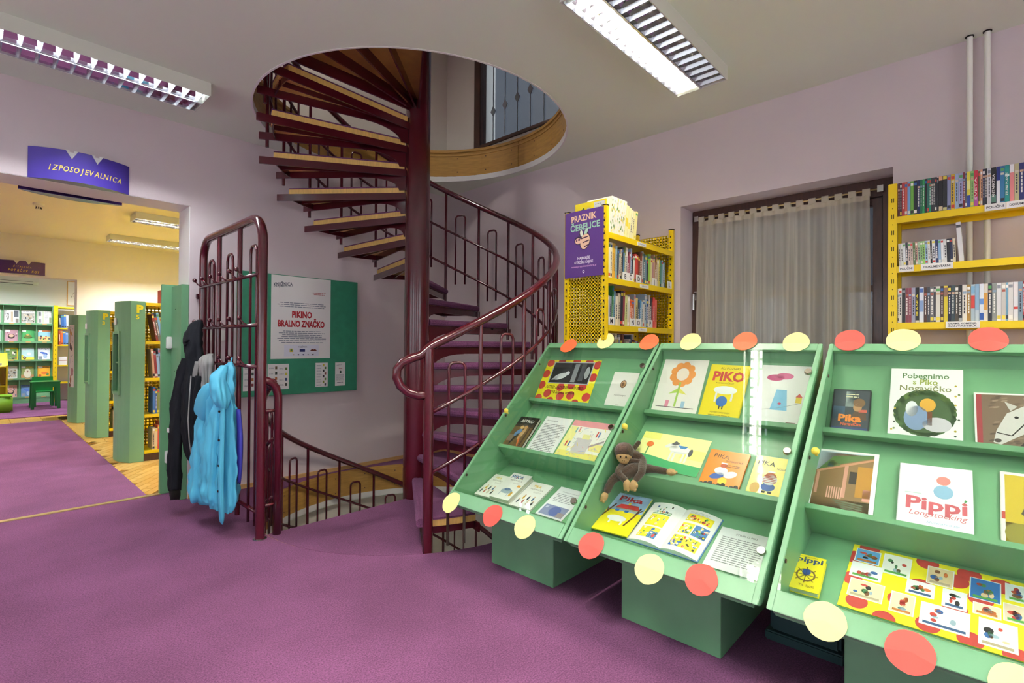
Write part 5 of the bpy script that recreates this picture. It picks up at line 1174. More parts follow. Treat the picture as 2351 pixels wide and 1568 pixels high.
# --- books, film cases, discs
def book(name, label, cat, group, M, t, h, d, col, art=None, kind='book', seed=0):
    """local: x across the thickness, y into the shelf, z up; root mesh is the cover"""
    m = MB(); c = min(.0022, t*.22)
    for x0, x1 in ((0, c), (t-c, t)): m.box(x0, x1, 0, d, 0, h, col)
    m.box(c, t-c, 0, c, 0, h, col)
    if kind == 'dvd': m.box(c, t-c, c, d, 0, c, '#2a2b2e'); m.box(c, t-c, c, d, h-c, h, '#2a2b2e')
    o = m.build(name, 'print_gloss' if kind != 'book' else 'print'); o.matrix_world = M; TOPM[o.name] = M.copy(); tag(o, label, cat, group)
    if kind == 'book':
        p = MB(); p.box(c, t-c, c, d-.004, .003, h-.003); q = p.build('pages', 'pages'); q.parent = o
    rnd = random.Random(seed); A = Art(lambda u, v, w: (u, -w, v))
    A.base = col
    if art: art(A, t, h, rnd)
    else:
        inv = '#e8e6de' if sum(lin(col)) < .9 else '#3a3a44'
        k = rnd.random()
        if k < .6: # title running up the spine as a broken band
            v = h*.22
            while v < h*.72: l = rnd.uniform(.006, .016); A.rect(t*.34, v, t*.66, min(v+l, h*.74), inv); v += l+.0035
        bands = []
        if k > .35: bands.append((.86, .94, rnd.choice(['#e6d24a', '#c8443c', '#f0efe8', '#3a68a8', '#8a8f98', '#58a05a'])))
        if k > .5: bands.append((.05, .14, rnd.choice(['#f0efe8', '#d9d6cc', '#c8443c', '#e6d24a', '#2b2c33'])))
        if cat == 'dvd' and k < .7: bands.append((.76, .82, rnd.choice(['#c9a58a', '#8aa0b8', '#d0c8b8', '#a85a4a'])))
        if bands: A.l = -1; A.strip(t*.1, t*.9, h, bands, col); A.l = 0
    q = A.build('spine_print', None) if False else None
    if A.mb.f:
        q = A.mb.build('spine_print', 'print'); q.parent = o
    return o
def frame_m(org, ux, uy, lean=0.):
    """lean: tilt of the book about its depth axis (radians, + leans towards +ux)"""
    ux, uy = Vector(ux), Vector(uy); uz = Vector((0, 0, 1)); a = lean; X_ = ux*math.cos(a)-uz*math.sin(a); Z_ = uz*math.cos(a)+ux*math.sin(a); o = Vector(org)
    return Matrix(((X_.x, uy.x, Z_.x, o.x), (X_.y, uy.y, Z_.y, o.y), (X_.z, uy.z, Z_.z, o.z), (0, 0, 0, 1)))
def run(items, start, ux, uy, z, name, cat, group, lab, kind='book', depth=.135, gap=.0006, seed=0, x0=0.):
    """items: (thickness, height, colour[, lean, art]) laid side by side"""
    pos = x0; pl_ = None; ph_ = 0
    for i, it in enumerate(items):
        t_, h_, c_ = it[:3]; lean = it[3] if len(it) > 3 else 0.
        if pl_ is not None and pl_ > lean+1e-6: pos += min(h_, ph_)*math.sin(pl_-lean)+.001      # room for books that tilt together
        pl_ = lean; ph_ = h_; art = it[4] if len(it) > 4 else None
        dz = max(0, math.sin(lean))*t_ if lean > 0 else 0
        org = Vector(start)+Vector(ux)*(pos+(max(0, -math.sin(lean))*h_*0))+Vector((0, 0, z+dz+.0003))
        book(name, lab(i+1, c_, h_), cat, group, frame_m(org, ux, uy, lean), t_, h_, depth, c_, art, kind, seed*100+i)
        pos += t_/max(.5, math.cos(lean))+gap
    return pos
def strip_art(*bands, title=None, tcol='#e8e6de', vert=True):
    def f(A, t, h, rnd):
        A.strip(t*.04, t*.96, h, bands, A.base); A.up()
        if title: A.txt(title, t*.68, h*.5, t*.75, tcol, bold=.02, rot=math.pi/2, w=h*.62)
    return f
SH = lambda nm: (lambda i, c, h: f"{cname(c)} film case, {ordn(i)} from the yellow post on the {nm} film shelf")
k = 1.07
row1 = [(18, '#5b2a2e'), (16, '#4a3236'), (24, '#a8323a'), (24, '#c05a4a'), (26, '#6f9fd0'), (28, '#6aa843'), (30, '#22242c'), (24, '#1e2c5a'), (18, '#1f6b4a'), (20, '#2f9a5a'), (20, '#1a1d22'), (16, '#2a6a60'), (15, '#1f8a6a'), (16, '#33343a'), (15, '#3a3b40'), (15, '#2d2f36'), (14, '#20232a'), (34, '#1d1f22'), (34, '#23262a'), (30, '#8a92b8'), (32, '#d9b63a'), (30, '#9fb4d0'), (33, '#a9a8cf'), (16, '#7a2a35'), (12, '#5a6070'), (28, '#e5dc4a'), (26, '#9ac878'), (33, '#c2334a'), (14, '#6a5a3a'), (17, '#e0a880'), (17, '#252a4a'), (17, '#2a2c33'), (28, '#d8dadc'), (38, '#1c1d20'), (28, '#1d2a7a'), (33, '#3a7aa8'), (34, '#1f8f8a'), (34, '#e08a8a'), (34, '#b9b58a'), (34, '#2a2f6a'), (30, '#55585e'), (30, '#c8443c'), (26, '#2f6a4a'), (30, '#d8d6cc'), (30, '#33343a'), (28, '#6f9fd0'), (30, '#5b2a2e')]
arts1 = {18: strip_art((.88, 1, '#e0a880'), (.02, .14, '#d9c8a8')), 19: strip_art((.9, .99, '#e0cf4a'), (.02, .1, '#c9c68a')), 26: strip_art((.0, .34, '#2f4a9a'), (.5, .75, '#f0ef9a')), 28: strip_art((.02, .28, '#b85aa8'), title='SVETA', tcol='#f0d8d8'), 35: strip_art((.02, .62, '#e9ebef')), 38: strip_art((.78, 1, '#f0f0f0')), 34: strip_art((.05, .25, '#5f8a7a'), title='ANTARKTIKA'), 37: strip_art((.7, .76, '#d9efe8'), title='ZELENI PLANET')}
def sz(px): return px*.000482
run([(sz(p), .186 if p > 14 else .18, c, 0., arts1.get(i+1)) for i, (p, c) in enumerate(row1)], (FX+.012, SY1-.042, 0), (0, -1, 0), (1, 0, 0), FZ[0], 'film_case', 'dvd', 'film cases on the yellow shelf', SH('top'), 'dvd', seed=1)
row2 = [(20, '#c9cac6', .125), (20, '#d6dbd2', .125), (22, '#d9dcdf', .125), (20, '#3a3e48', .127), (21, '#d9c9c0', .125), (21, '#cdb9ae', .125), (20, '#5f7a4a', .124), (20, '#c9a090', .125), (22, '#a9c4a4', .125), (20, '#8fc47a', .125), (18, '#9ad06a', .125), (22, '#9fc4dc', .125), (22, '#dfe1de', .125), (14, '#1c1d20', .125), (28, '#e6e8ea', .127), (22, '#2f3a66', .126), (22, '#8fb6d8', .125), (22, '#e3e6e8', .125), (24, '#dfe0de', .125), (26, '#22242c', .124), (22, '#252c4a', .124), (22, '#e0d6b8', .122)]
e = run([(p*.000478, h, c, -.03) for p, c, h in row2], (FX+.006, SY1-.048, 0), (0, -1, 0), (1, 0, 0), FZ[1], 'disc_case', 'cd', 'disc cases on the middle film shelf', lambda i, c, h: f"{cname(c)} disc case, {ordn(i)} from the yellow post on the middle film shelf", 'dvd', depth=.14, seed=2)
book('slip_case', 'tall white slip case leaning at the end of the disc row', 'box', None, frame_m((FX+.006, SY1-.048-e-.012, FZ[1]+.0005), (0, -1, 0), (1, 0, 0), -.07), .019, .205, .14, '#d9dadb', strip_art((.86, .93, '#4a4c52')), 'dvd', 5)
row3 = [(10, '#d8d8d6'), (26, '#e3e0dc'), (32, '#2b2a2c'), (26, '#7d3a48'), (26, '#86404e'), (32, '#9a9cb4'), (34, '#1d1e22'), (38, '#dfe4ee'), (28, '#4a3028'), (24, '#3f424a'), (32, '#6a6a6c'), (14, '#33343a'), (38, '#d9d6cc'), (26, '#4a3a34'), (34, '#d9c63a'), (26, '#23283a'), (30, '#3a4a50'), (28, '#4a443c'), (28, '#26282c'), (36, '#e0dcd2'), (30, '#a5803c'), (32, '#a9bcc8'), (32, '#8fb4d0'), (34, '#dde4ec'), (30, '#e4ddd0'), (30, '#2d3040'), (34, '#8f938f'), (34, '#dfdfe0'), (32, '#c9c6c0'), (16, '#6f9fb8'), (36, '#dcdad6'), (34, '#e3e4e6'), (32, '#7f97a8'), (18, '#a83a42'), (34, '#b84438'), (32, '#8a3a30'), (30, '#d8d6d0'), (32, '#33343a'), (30, '#d9c63a'), (32, '#6f9fd0'), (30, '#e0dcd2')]
arts3 = {7: strip_art((.0, .06, '#c9c6c0'), title='BLANCA', tcol='#e2d23a'), 15: strip_art((.7, .95, '#8a6a5a')), 19: strip_art((.02, .1, '#9aa0a8'), title='KOKO IN DUHOVI'), 23: strip_art((.02, .3, '#b9c8d4'), title=None), 24: strip_art((.03, .22, '#2f5aa8'), (.45, .6, '#6a92d0')), 25: strip_art((.3, .75, '#d8a04a')), 32: strip_art((.62, .95, '#e8e2e2'), (.3, .36, '#c8443c')), 8: strip_art((.85, .97, '#4a6ab0'), (.3, .62, '#8aa4d0')), 22: strip_art((.35, .7, '#c8463f'), (.75, .95, '#7fb0d0'))}
run([(sz(p), .19 if p > 14 else .188, c, 0., arts3.get(i+1)) for i, (p, c) in enumerate(row3)], (FX+.012, SY1-.042, 0), (0, -1, 0), (1, 0, 0), FZ[2], 'film_case', 'dvd', 'film cases on the yellow shelf', SH('lowest visible'), 'dvd', seed=3)

# --- book shelf standing out from the wall by the stair
CX0, CX1, CY0, CY1 = 2.785, 3.755, 1.785, 2.12
bs = thing('book_shelf', 'yellow perforated steel bookshelf standing out from the wall by the stair', 'shelf unit', (3.27, 1.95, 0))
for x in (CX0, CX1-.03):
    for y in (CY0, CY1-.035): post(bs, x, x+.03, y, y+.035, 2.137, '-x' if x == CX0 else None)
    m = MB(); perforated(m, x+.015, CY0+.035, CY1-.035, .3, 2.10); tag(m.build('side_sheet', 'yellow_steel', bs), 'perforated yellow end sheet')
    s_ = MB()
    for i in range(40): s_.box(x-.0008, x+.001, CY0+.012, CY0+.022, .4+i*.043, .412+i*.043); s_.box(x-.0008, x+.001, CY1-.022, CY1-.012, .4+i*.043, .412+i*.043)
    tag(s_.build('slots', 'slot_black', bs), kind='stuff')
    c_ = MB()
    for y in (CY0, CY1-.035): c_.box(x-.001, x+.031, y-.001, y+.036, 2.137, 2.143)
    c_.build('post_cap', 'slot_black', bs)
CZ = [1.968, 1.675, 1.366, 1.05, .72, .39]
for z in CZ:
    m = MB(); m.box(CX0+.03, CX1-.03, CY0+.006, CY1-.004, z-.005, z); m.box(CX0+.03, CX1-.03, CY0, CY0+.006, z-.038, z); m.box(CX0+.03, CX1-.03, CY0+.006, CY0+.02, z-.038, z-.034); m.box(CX0+.03, CX1-.03, CY1-.004, CY1, z-.038, z)
    m.build('shelf_board', 'yellow_steel', bs)
for z, xa in ((CZ[0], 3.18), (CZ[1], 3.22), (CZ[2], 3.20)):
    m = MB(); m.box(xa, xa+.12, CY0-.003, CY0, z-.032, z-.008); o = m.build('shelf_label', 'paper', bs); A = Art(lambda u, v, q: (xa+u, CY0-.0032-q, z-.03+v)); A.txt('slikanice', .06, .006, .015, '#6a6c72', w=.07).build('lettering', o)
def tab(x, z, st, nm):
    t_ = thing('letter_tab', f'white letter tab reading {st} standing among the books on the {nm} shelf', 'letter tab', (x, CY0, z))
    m = MB(); m.box(x-.035, x+.035, CY0+.004, CY0+.0065, z+.0005, z+.055); m.box(x-.035, x+.035, CY0+.004, CY0+.0185, z+.0003, z+.0015); m.build('plate', 'white_plastic', t_)
    A = Art(lambda u, v, q: (x+u, CY0+.0038-q, z+v)); A.txt(st, 0, .012, .046, '#1d1d20', bold=.02).build('letter', t_)
def floral(A, t, h, rnd):
    for k in range(9): A.ell(t*rnd.uniform(.2, .8), h*rnd.uniform(.06, .95), t*.3, .010, rnd.choice(['#7aa04a', '#d9c23a', '#5f8a3f', '#e9dc6a', '#efe9c0']), 8)
lean = .16
it = [(.017, .25, '#eceadd', lean, floral) for _ in range(9)]+[(.03, .225, '#efe9a8', lean, strip_art((.35, .6, '#e6cf3a'))), (.028, .215, '#efeab4', lean, strip_art((.3, .5, '#ead95a'))), (.024, .205, '#eeeac0', lean, None), (.022, .20, '#efe8b0', lean, None), (.03, .205, '#f0e79a', lean, None)]
run(it, (CX0+.05, CY0+.012, 0), (1, 0, 0), (0, 1, 0), CZ[0], 'picture_book', 'book', 'leaning picture books on top of the yellow bookshelf', lambda i, c, h: (f"white picture book with leafy spine, {ordn(i)} from the poster end, top shelf" if i < 10 else f"pale yellow book, {ordn(i)} from the poster end, leaning on the top shelf"), 'book', depth=.2, seed=4, gap=.004)
# the outermost picture book shows its yellow cover
t_ = thing('easter_book', 'yellow picture book with a white label lying across the top of the bookshelf', 'book', (CX0+.03, 1.93, CZ[0]))
Mx = Matrix.Translation((CX0+.034, 1.81, CZ[0]+.001)) @ Matrix.Rotation(math.radians(0), 4, 'X')
m = MB(); m.box(0, .012, 0, .245, 0, .222, '#e9d72a', M=Mx); m.build('cover', 'print', t_)
A = Art(lambda u, v, q: Mx @ Vector((-q, .245-u, v))); A.rect(.15, .14, .235, .212, '#d6dad6').poly([(.04, .17), (.07, .19), (.06, .155), (.08, .17)], '#5f8a3f').ell(.11, .165, .02, .02, '#c9cbb8').ell(.07, .12, .03, .02, '#a9b89a').up().para(.16, .195, .215, 1, .012, '#8a8f98'); A.build('cover_print', t_)
cols2 = ['#e9e6cf', '#ecebd2', '#e7e2c0', '#e2b33a', '#d9a52f', '#8fb0b4', '#3a4a5a', '#c9c2a8', '#b9a890', '#2f3a40', '#4a86b0', '#8a9a5a', '#e0dcd0', '#8a3a50', '#9a4a5c', '#a9c0d8', '#2d3440', '#d8d2c8', '#c8443c', '#a83a34', '#7a3a28', '#6a4430', '#8a4a30', '#b9bec0', '#4a6a6c', '#6a8a9a', '#33373c', '#8fc44a', '#b9d04a', '#d8d6a0', '#b9848c', '#c9a484', '#a9805c', '#b58a64', '#d9d0b0', '#d9cf5a', '#4a8a7a', '#7fb0c0', '#b9c8d0', '#5f7f8a']
rd = random.Random(21)
it = [(rd.uniform(.014, .026), rd.uniform(.175, .235) if i > 4 else .235, c, .02 if i < 6 else (.05 if i < 22 else .04)) for i, c in enumerate(cols2)]
run(it, (CX0+.04, CY0+.02, 0), (1, 0, 0), (0, 1, 0), CZ[1], 'childrens_book', 'book', 'books on the middle shelf of the yellow bookshelf', lambda i, c, h: f"{cname(c)} children's book, {ordn(i)} from the poster end on the B to L shelf", 'book', depth=.2, seed=5)
cols3 = ['#c9cad0', '#8f98a4', '#2f7a3f', '#6fa0b8', '#e0d8c0', '#c9c0a4', '#2b2c33', '#8a3a44', '#c9d08a', '#d8d6c8', '#d86a2a', '#b9541f', '#b0b4b8', '#c9b56a', '#3a4a5c', '#4a90c0', '#b9cdd6', '#d8d0c0', '#a9c0cc', '#2f4a8a', '#d9d4c4', '#3a3c44', '#b0353a', '#d8504a', '#e06a5a']
it = [(rd.uniform(.018, .032), rd.uniform(.17, .24) if i != 2 else .262, c, .05 if i in (2, 3, 6, 7, 10, 11) else (.03 if i > 4 else .01)) for i, c in enumerate(cols3)]
run(it, (CX0+.04, CY0+.02, 0), (1, 0, 0), (0, 1, 0), CZ[2], 'childrens_book', 'book', 'books on the lower shelf of the yellow bookshelf', lambda i, c, h: f"{cname(c)} children's book, {ordn(i)} from the poster end on the M to P shelf", 'book', depth=.2, seed=6)
cols4 = ['#e6e2cf', '#e0dcc4', '#d9cfa0', '#b9a890', '#c9b98a', '#d0c8b0', '#8a8f98', '#e6d24a', '#7a4a3a', '#c9c2a8', '#e0dcd0', '#d8d0c8', '#4a5a6a', '#e6c23a', '#6a3a4a', '#b9bec0', '#8a4a50']
it = [(rd.uniform(.016, .03), rd.uniform(.2, .265), c, .0 if i < 9 else .1) for i, c in enumerate(cols4)]
run(it, (CX0+.04, CY0+.02, 0), (1, 0, 0), (0, 1, 0), CZ[3], 'childrens_book', 'book', 'books on the bottom shelf of the yellow bookshelf', lambda i, c, h: f"{cname(c)} children's book, {ordn(i)} from the poster end on the shelf below M", 'book', depth=.2, seed=7)
for x, s_ in ((3.03, 'B'), (3.10, 'Č'), (3.21, 'D'), (3.44, 'J'), (3.685, 'L')): tab(x, CZ[1], s_, 'middle')
for x, s_ in ((2.858, 'M'), (3.13, 'N'), (3.21, 'O'), (3.38, 'P')): tab(x, CZ[2], s_, 'lower')
# purple poster hung on the end sheet
t_ = thing('bee_poster', 'purple PRAZNIK ČEBELICE poster with a bee on the end of the yellow bookshelf', 'poster', (CX0, 1.95, 1.69))
m = MB(); m.box(CX0-.0045, CX0-.0025, 1.803, 2.112, 1.688, 2.132, '#5c3a86'); m.build('sheet', 'print_gloss', t_)
A = Art(lambda u, v, q: (CX0-.0046-q, 2.112-u, 1.688+v))
A.txt('PRAZNIK', .155, .375, .058, '#ecc9a4', bold=.03, w=.20, rot=.04).txt('ČEBELICE', .165, .315, .058, '#9fd0b8', bold=.03, w=.235, rot=.04)
A.build('title_lettering', t_); A = Art(lambda u, v, q: (CX0-.0046-q, 2.112-u, 1.688+v))
A.ell(.165, .235, .042, .058, '#3a2a4a', rot=-.3).ell(.11, .245, .032, .028, '#3a2a4a').ell(.135, .29, .017, .028, '#3a2a4a', rot=.2).ell(.175, .30, .017, .030, '#3a2a4a', rot=-.5).up()
A.ell(.165, .235, .036, .052, '#eec9a8', rot=-.3).ell(.11, .242, .024, .020, '#efc8b0').ell(.137, .29, .012, .022, '#e3ead8', rot=.2).ell(.175, .30, .012, .024, '#bfe0cc', rot=-.5).up()
for k in range(3): A.line([(.135+.012*k, .255-.028*k), (.19+.008*k, .265-.026*k)], .008, '#4a3048')
A.ell(.118, .25, .008, .008, '#4a3048').ell(.098, .246, .006, .006, '#4a3048')
A.build('bee_emblem', t_); A = Art(lambda u, v, q: (CX0-.0046-q, 2.112-u, 1.688+v))
A.txt('NAJBOLJŠE', .155, .118, .024, '#e9e4f0', bold=.03, w=.10).txt('OTROŠKE KNJIGE', .155, .09, .024, '#e9e4f0', bold=.03, w=.15).txt('www.praznikcebelice.si', .155, .065, .02, '#d8a8d8', bold=.01, w=.20).ell(.155, .035, .009, .011, '#e9e4f0').up().ell(.157, .036, .004, .005, '#5c3a86').build('small_lettering', t_)
for y in (1.815, 2.1):
    m = MB(); m.tube([(CX0-.006, y, 2.125), (CX0-.002, y, 2.145)], .002, 6); m.build('clip', 'steel', t_)
# ------------------------------------------------------------------ next room: book stacks with green end pillars
def pillar(name, label, yc0, xs, code, num, h, niche, chart=False):
    """green end panel of a double bookcase: flat facet on the right, bowed front on the left; plan in the x-y plane"""
    t = thing(name, label, 'end panel', (1.2, yc0+.3, 0))
    # plan outline from the right rear corner along the facet, round the bow to the far side
    bow = [(1.245, yc0), (1.125, yc0+.01)]
    for k in range(1, 9):
        yy = yc0+.01+.58*k/9; bow.append((1.629-math.sqrt(.584**2-(yy-yc0-.305)**2), yy))
    bow += [(1.125, yc0+.60), (1.245, yc0+.61)]
    if not niche:
        m = MB(); m.prism([(x, y, 0) for x, y in bow], (0, 0, h)); m.build('panel', 'green_pillar', t, bevel=.002)
    else:
        # bow with a tall recess on its face: build below, above and beside the opening
        z0, z1 = .70, 1.33; ya, yb_ = yc0+.16, yc0+.44; d_ = .10
        m = MB(); m.prism([(x, y, 0) for x, y in bow], (0, 0, z0)); m.prism([(x, y, z1) for x, y in bow], (0, 0, h-z1))
        left = [p for p in bow if p[1] <= ya]; right = [p for p in bow if p[1] >= yb_]
        def xb(y): return 1.629-math.sqrt(.584**2-(y-yc0-.305)**2)
        m.prism([(x, y, z0) for x, y in left]+[(xb(ya), ya, z0), (1.245, ya, z0)], (0, 0, z1-z0)); m.prism([(1.245, yb_, z0), (xb(yb_), yb_, z0)]+[(x, y, z0) for x, y in right], (0, 0, z1-z0))
        m.box(1.16, 1.245, ya, yb_, z0, z1); m.build('panel', 'green_pillar', t)
        f = MB()
        for y in (ya, yb_): f.box(xb(y)-.014, xb(y)+.02, y-.014, y+.014, z0-.014, z1+.014)
        for z in (z0, z1): f.prism([(xb(ya)-.014, ya, z-.012), (xb(yc0+.3)-.012, yc0+.3, z-.012), (xb(yb_)-.014, yb_, z-.012), (xb(yb_)+.02, yb_, z-.012), (xb(ya)+.02, ya, z-.012)], (0, 0, .024))
        f.build('niche_frame', 'green_pillar', t)
        s = MB(); s.box(1.07, 1.16, ya, yb_, (z0+z1)/2-.008, (z0+z1)/2+.008); s.build('niche_shelf', 'green_pillar', t)
    if code:
        A = Art(lambda u, v, q: (1.165+u, yc0+.0035-q-.004, v)); A.txt(code, .035, h-.115, .105, '#eadd1e', bold=.06).txt(num, .015, h-.185, .062, '#eadd1e', bold=.04)
        A.build('code_letters', t)
    m = MB(); m.box(1.036, 1.046, yc0+.24, yc0+.34, h-.24, h-.17); tag(m.build('card_holder', 'white_plastic', t, bevel=.003), 'white card holder')
    return t
pillar('end_panel', 'green bowed end panel marked P 5 at the bookcase nearest the doorway', 6.377, 0, 'P', '5', 1.655, True)
pillar('end_panel', 'green bowed end panel marked P 3 on the middle bookcase', 8.312, 0, 'P', '3', 1.64, True)
t1 = pillar('end_panel', 'green bowed end panel carrying an animal height chart', 10.06, 0, None, None, 1.637, False)
# animal measuring chart on the third panel
m = MB(); n = 10
ch_t = thing('height_chart', 'white paper height chart of stacked animals on the green end panel', 'chart', (1.05, 10.2, .54))
def bx(y): return 1.629-math.sqrt(.584**2-(y-10.365)**2)-.004
ya, yb_ = 10.13, 10.27
V = []
for i in range(n+1):
    y = ya+(yb_-ya)*i/n; V += [(bx(y), y, .54), (bx(y), y, 1.49), (bx(y)-.002, y, .54), (bx(y)-.002, y, 1.49)]
m.add(V, [f for i in range(n) for f in ((4*i, 4*i+4, 4*i+5, 4*i+1), (4*i+2, 4*i+3, 4*i+7, 4*i+6), (4*i, 4*i+2, 4*i+6, 4*i+4), (4*i+1, 4*i+5, 4*i+7, 4*i+3))]); m.build('sheet', 'paper', ch_t)
A = Art(lambda u, v, q: (bx(yb_-u*.62)-.003-q, yb_-u*.62, .54+v))
A.ell(.06, .03, .05, .03, '#7a5238').ell(.10, .11, .035, .05, '#9a6a3a').ell(.10, .16, .02, .02, '#c9883a').rect(.03, .10, .06, .40, '#c9cdd2').ell(.16, .25, .05, .05, '#b98a8e').ell(.16, .20, .045, .03, '#b98a8e').ell(.07, .40, .035, .04, '#d9dcdf').rect(.04, .42, .06, .55, '#d9dcdf').ell(.12, .47, .04, .012, '#c9cdd2').ell(.07, .62, .04, .05, '#4a3a34').ell(.12, .60, .025, .05, '#3a2f2c', rot=.5).rect(.03, .65, .06, .85, '#b98a4a').ell(.10, .82, .045, .03, '#c9a04a', rot=-.4).ell(.06, .86, .02, .03, '#a9783a')
A.up()
for k in range(9): A.rect(.175, .08+.1*k, .185, .10+.1*k, '#8a90a0')
A.txt('METER', .07, .90, .03, '#6a6c72', w=.07).build('chart_print', ch_t)
# yellow bookcases behind the panels
def bookcase(label, yf, boards, lx=2.9, seed=0, ztop=1.655):
    t = thing('bookcase', label, 'bookcase', (1.8, yf+.3, 0))
    for z in boards:
        m = MB(); m.box(1.25, lx, yf+.004, yf+.30, z-.006, z); m.box(1.25, lx, yf, yf+.004, z-.032, z); m.build('shelf_board', 'yellow_steel', t)
    m = MB(); perforated(m, yf+.305, 1.25, lx, .12, ztop-.02, axis='x', pitch=.035, hole=.02); m.build('back_sheet', 'yellow_steel', t)
    for x in (lx,): post(t, x, x+.03, yf+.0, yf+.03, ztop, None)
    m = MB(); m.box(1.25, lx, yf+.01, yf+.6, 0, .075); tag(m.build('kick_board', 'brown_frame', t), 'dark brown kick board')
    for z in boards:
        m = MB(); m.box(1.25, lx, yf+.31, yf+.60, z-.006, z); m.box(1.25, lx, yf+.60, yf+.604, z-.032, z); m.build('shelf_board', 'yellow_steel', t)
    return t
B5 = [1.645, 1.245, .860, .482, .108]; bookcase('yellow steel bookcase nearest the doorway, full of coloured books', 6.377, B5)
B3 = [1.63, 1.235, .855, .465, .108]; bookcase('middle yellow steel bookcase, mostly hidden behind its green end panel', 8.312, B3)
bookcase('yellow steel bookcase behind the height chart panel', 10.06, B3, seed=3)
PAL = {1: ['#8a3a30', '#6a6a62', '#7fb0d8', '#c9d45a', '#b9c46a', '#e0c060', '#c98a5a', '#3a3c40', '#8aa8c0', '#d9b04a', '#c9d0d4'],
       2: ['#d9a88a', '#8a2f3a', '#9fc4e0', '#7fa4d0', '#e0d8c0', '#e3b32f', '#d0a42f', '#e3dfd0', '#d8504a', '#c9443f', '#d86058', '#c9c2b0'],
       3: ['#4a7ab8', '#3f62a0', '#7f8a4a', '#a9a04a', '#26282c', '#3a8fc0', '#22242c', '#2f3a66', '#2b3050', '#33507a'],
       4: ['#d9c49a', '#dccba4', '#c8503a', '#cf5a40', '#c04a38', '#e6d22f', '#4a8a9a', '#7fb6c4', '#c8404a', '#b93a44', '#e3e2e0', '#a9303a']}
rd = random.Random(33)
for si, (bz, nm) in enumerate(zip(B5[1:], ('top', 'second', 'third', 'bottom'))):
    it = [(rd.uniform(.014, .024), rd.uniform(.24, .31) if si != 3 else rd.uniform(.22, .29), c, (-.17 if si in (0,) else -.08 if si == 1 else -.0 if i < 5 else -.12)) for i, c in enumerate(PAL[si+1])]
    run(it, (1.32 if si != 0 else 1.345, 6.385, 0), (1, 0, 0), (0, 1, 0), bz, 'library_book', 'book', 'books on the P 5 bookcase', lambda i, c, h, nm=nm: f"{cname(c)} library book, {ordn(i)} from the P 5 panel on its {nm} shelf", 'book', depth=.2, seed=40+si)
for si, (bz, nm) in enumerate(zip(B3[1:], ('top', 'second', 'third', 'bottom'))):
    pal = [['#d8dcd8', '#7fb0c0', '#c9d45a', '#3a4a3a'], ['#8aa0b8', '#c9b59a', '#d9d6cc', '#2f4f8a', '#d9cf9a'], ['#e3dfd0', '#6a9a5a', '#8aa8d8', '#5a88c0'], ['#c9b08a', '#3a5a4a', '#26302c', '#d8d2c8']][si]
    it = [(rd.uniform(.014, .022), rd.uniform(.22, .27), c, -.2 if si == 0 else 0) for c in pal]
    run(it, (1.29 if si else 1.345, 8.32, 0), (1, 0, 0), (0, 1, 0), bz, 'library_book', 'book', 'books on the P 3 bookcase', lambda i, c, h, nm=nm: f"{cname(c)} library book, {ordn(i)} from the P 3 panel on its {nm} shelf", 'book', depth=.2, seed=50+si)
book('display_book', 'red and orange book standing on top of the P 5 bookcase', 'book', None, frame_m((1.39, 6.42, B5[0]+.0005), (1, 0, 0), (0, 1, 0)), .03, .145, .15, '#c8503f', strip_art((.0, .5, '#e0a03a')), 'book', 77)

# ------------------------------------------------------------------ magazine room
YR = 13.95
mr = thing('magazine_rack', 'tall green magazine rack with rows of face-out magazines', 'magazine rack', (.5, YR, 0))
cols = [-.05, .197, .443, .681, .920, 1.158]; rz = [1.585, 1.222, .860, .495, .125]
for x in cols:
    m = MB(); m.box(x-.004, x+.004, YR+.004, YR+.33, 0, 1.95); m.build('divider', 'green_paint', mr)
m = MB(); m.box(cols[0], cols[-1], YR+.31, YR+.33, 0, 1.95); m.build('back_board', 'green_paint', mr)
m = MB(); m.box(cols[0]-.01, cols[-1]+.01, YR-.005, YR+.33, 1.94, 1.96); m.build('top_board', 'green_paint', mr)
m = MB(); m.box(cols[0], cols[-1], YR+.005, YR+.31, 0, .10); m.build('base', 'green_plinth', mr)
for z in rz:
    m = MB(); m.prism([(cols[0], YR, z-.025), (cols[0], YR, z+.012), (cols[0], YR+.012, z+.012), (cols[0], YR+.012, z), (cols[0], YR+.06, z), (cols[0], YR+.06, z-.025)], (cols[-1]-cols[0], 0, 0)); m.build('ledge', 'green_paint', mr)
    m = MB(); m.prism([(cols[0], YR+.03, z), (cols[0], YR+.04, z), (cols[0], YR+.13, z+.36), (cols[0], YR+.12, z+.36)], (cols[-1]-cols[0], 0, 0)); m.build('sloping_board', 'green_paint', mr)
    for i in range(5): m = MB(); xm = (cols[i]+cols[i+1])/2; m.box(xm-.035, xm+.035, YR-.002, YR, z-.012, z+.006); m.build('name_strip', 'wood_base', mr)
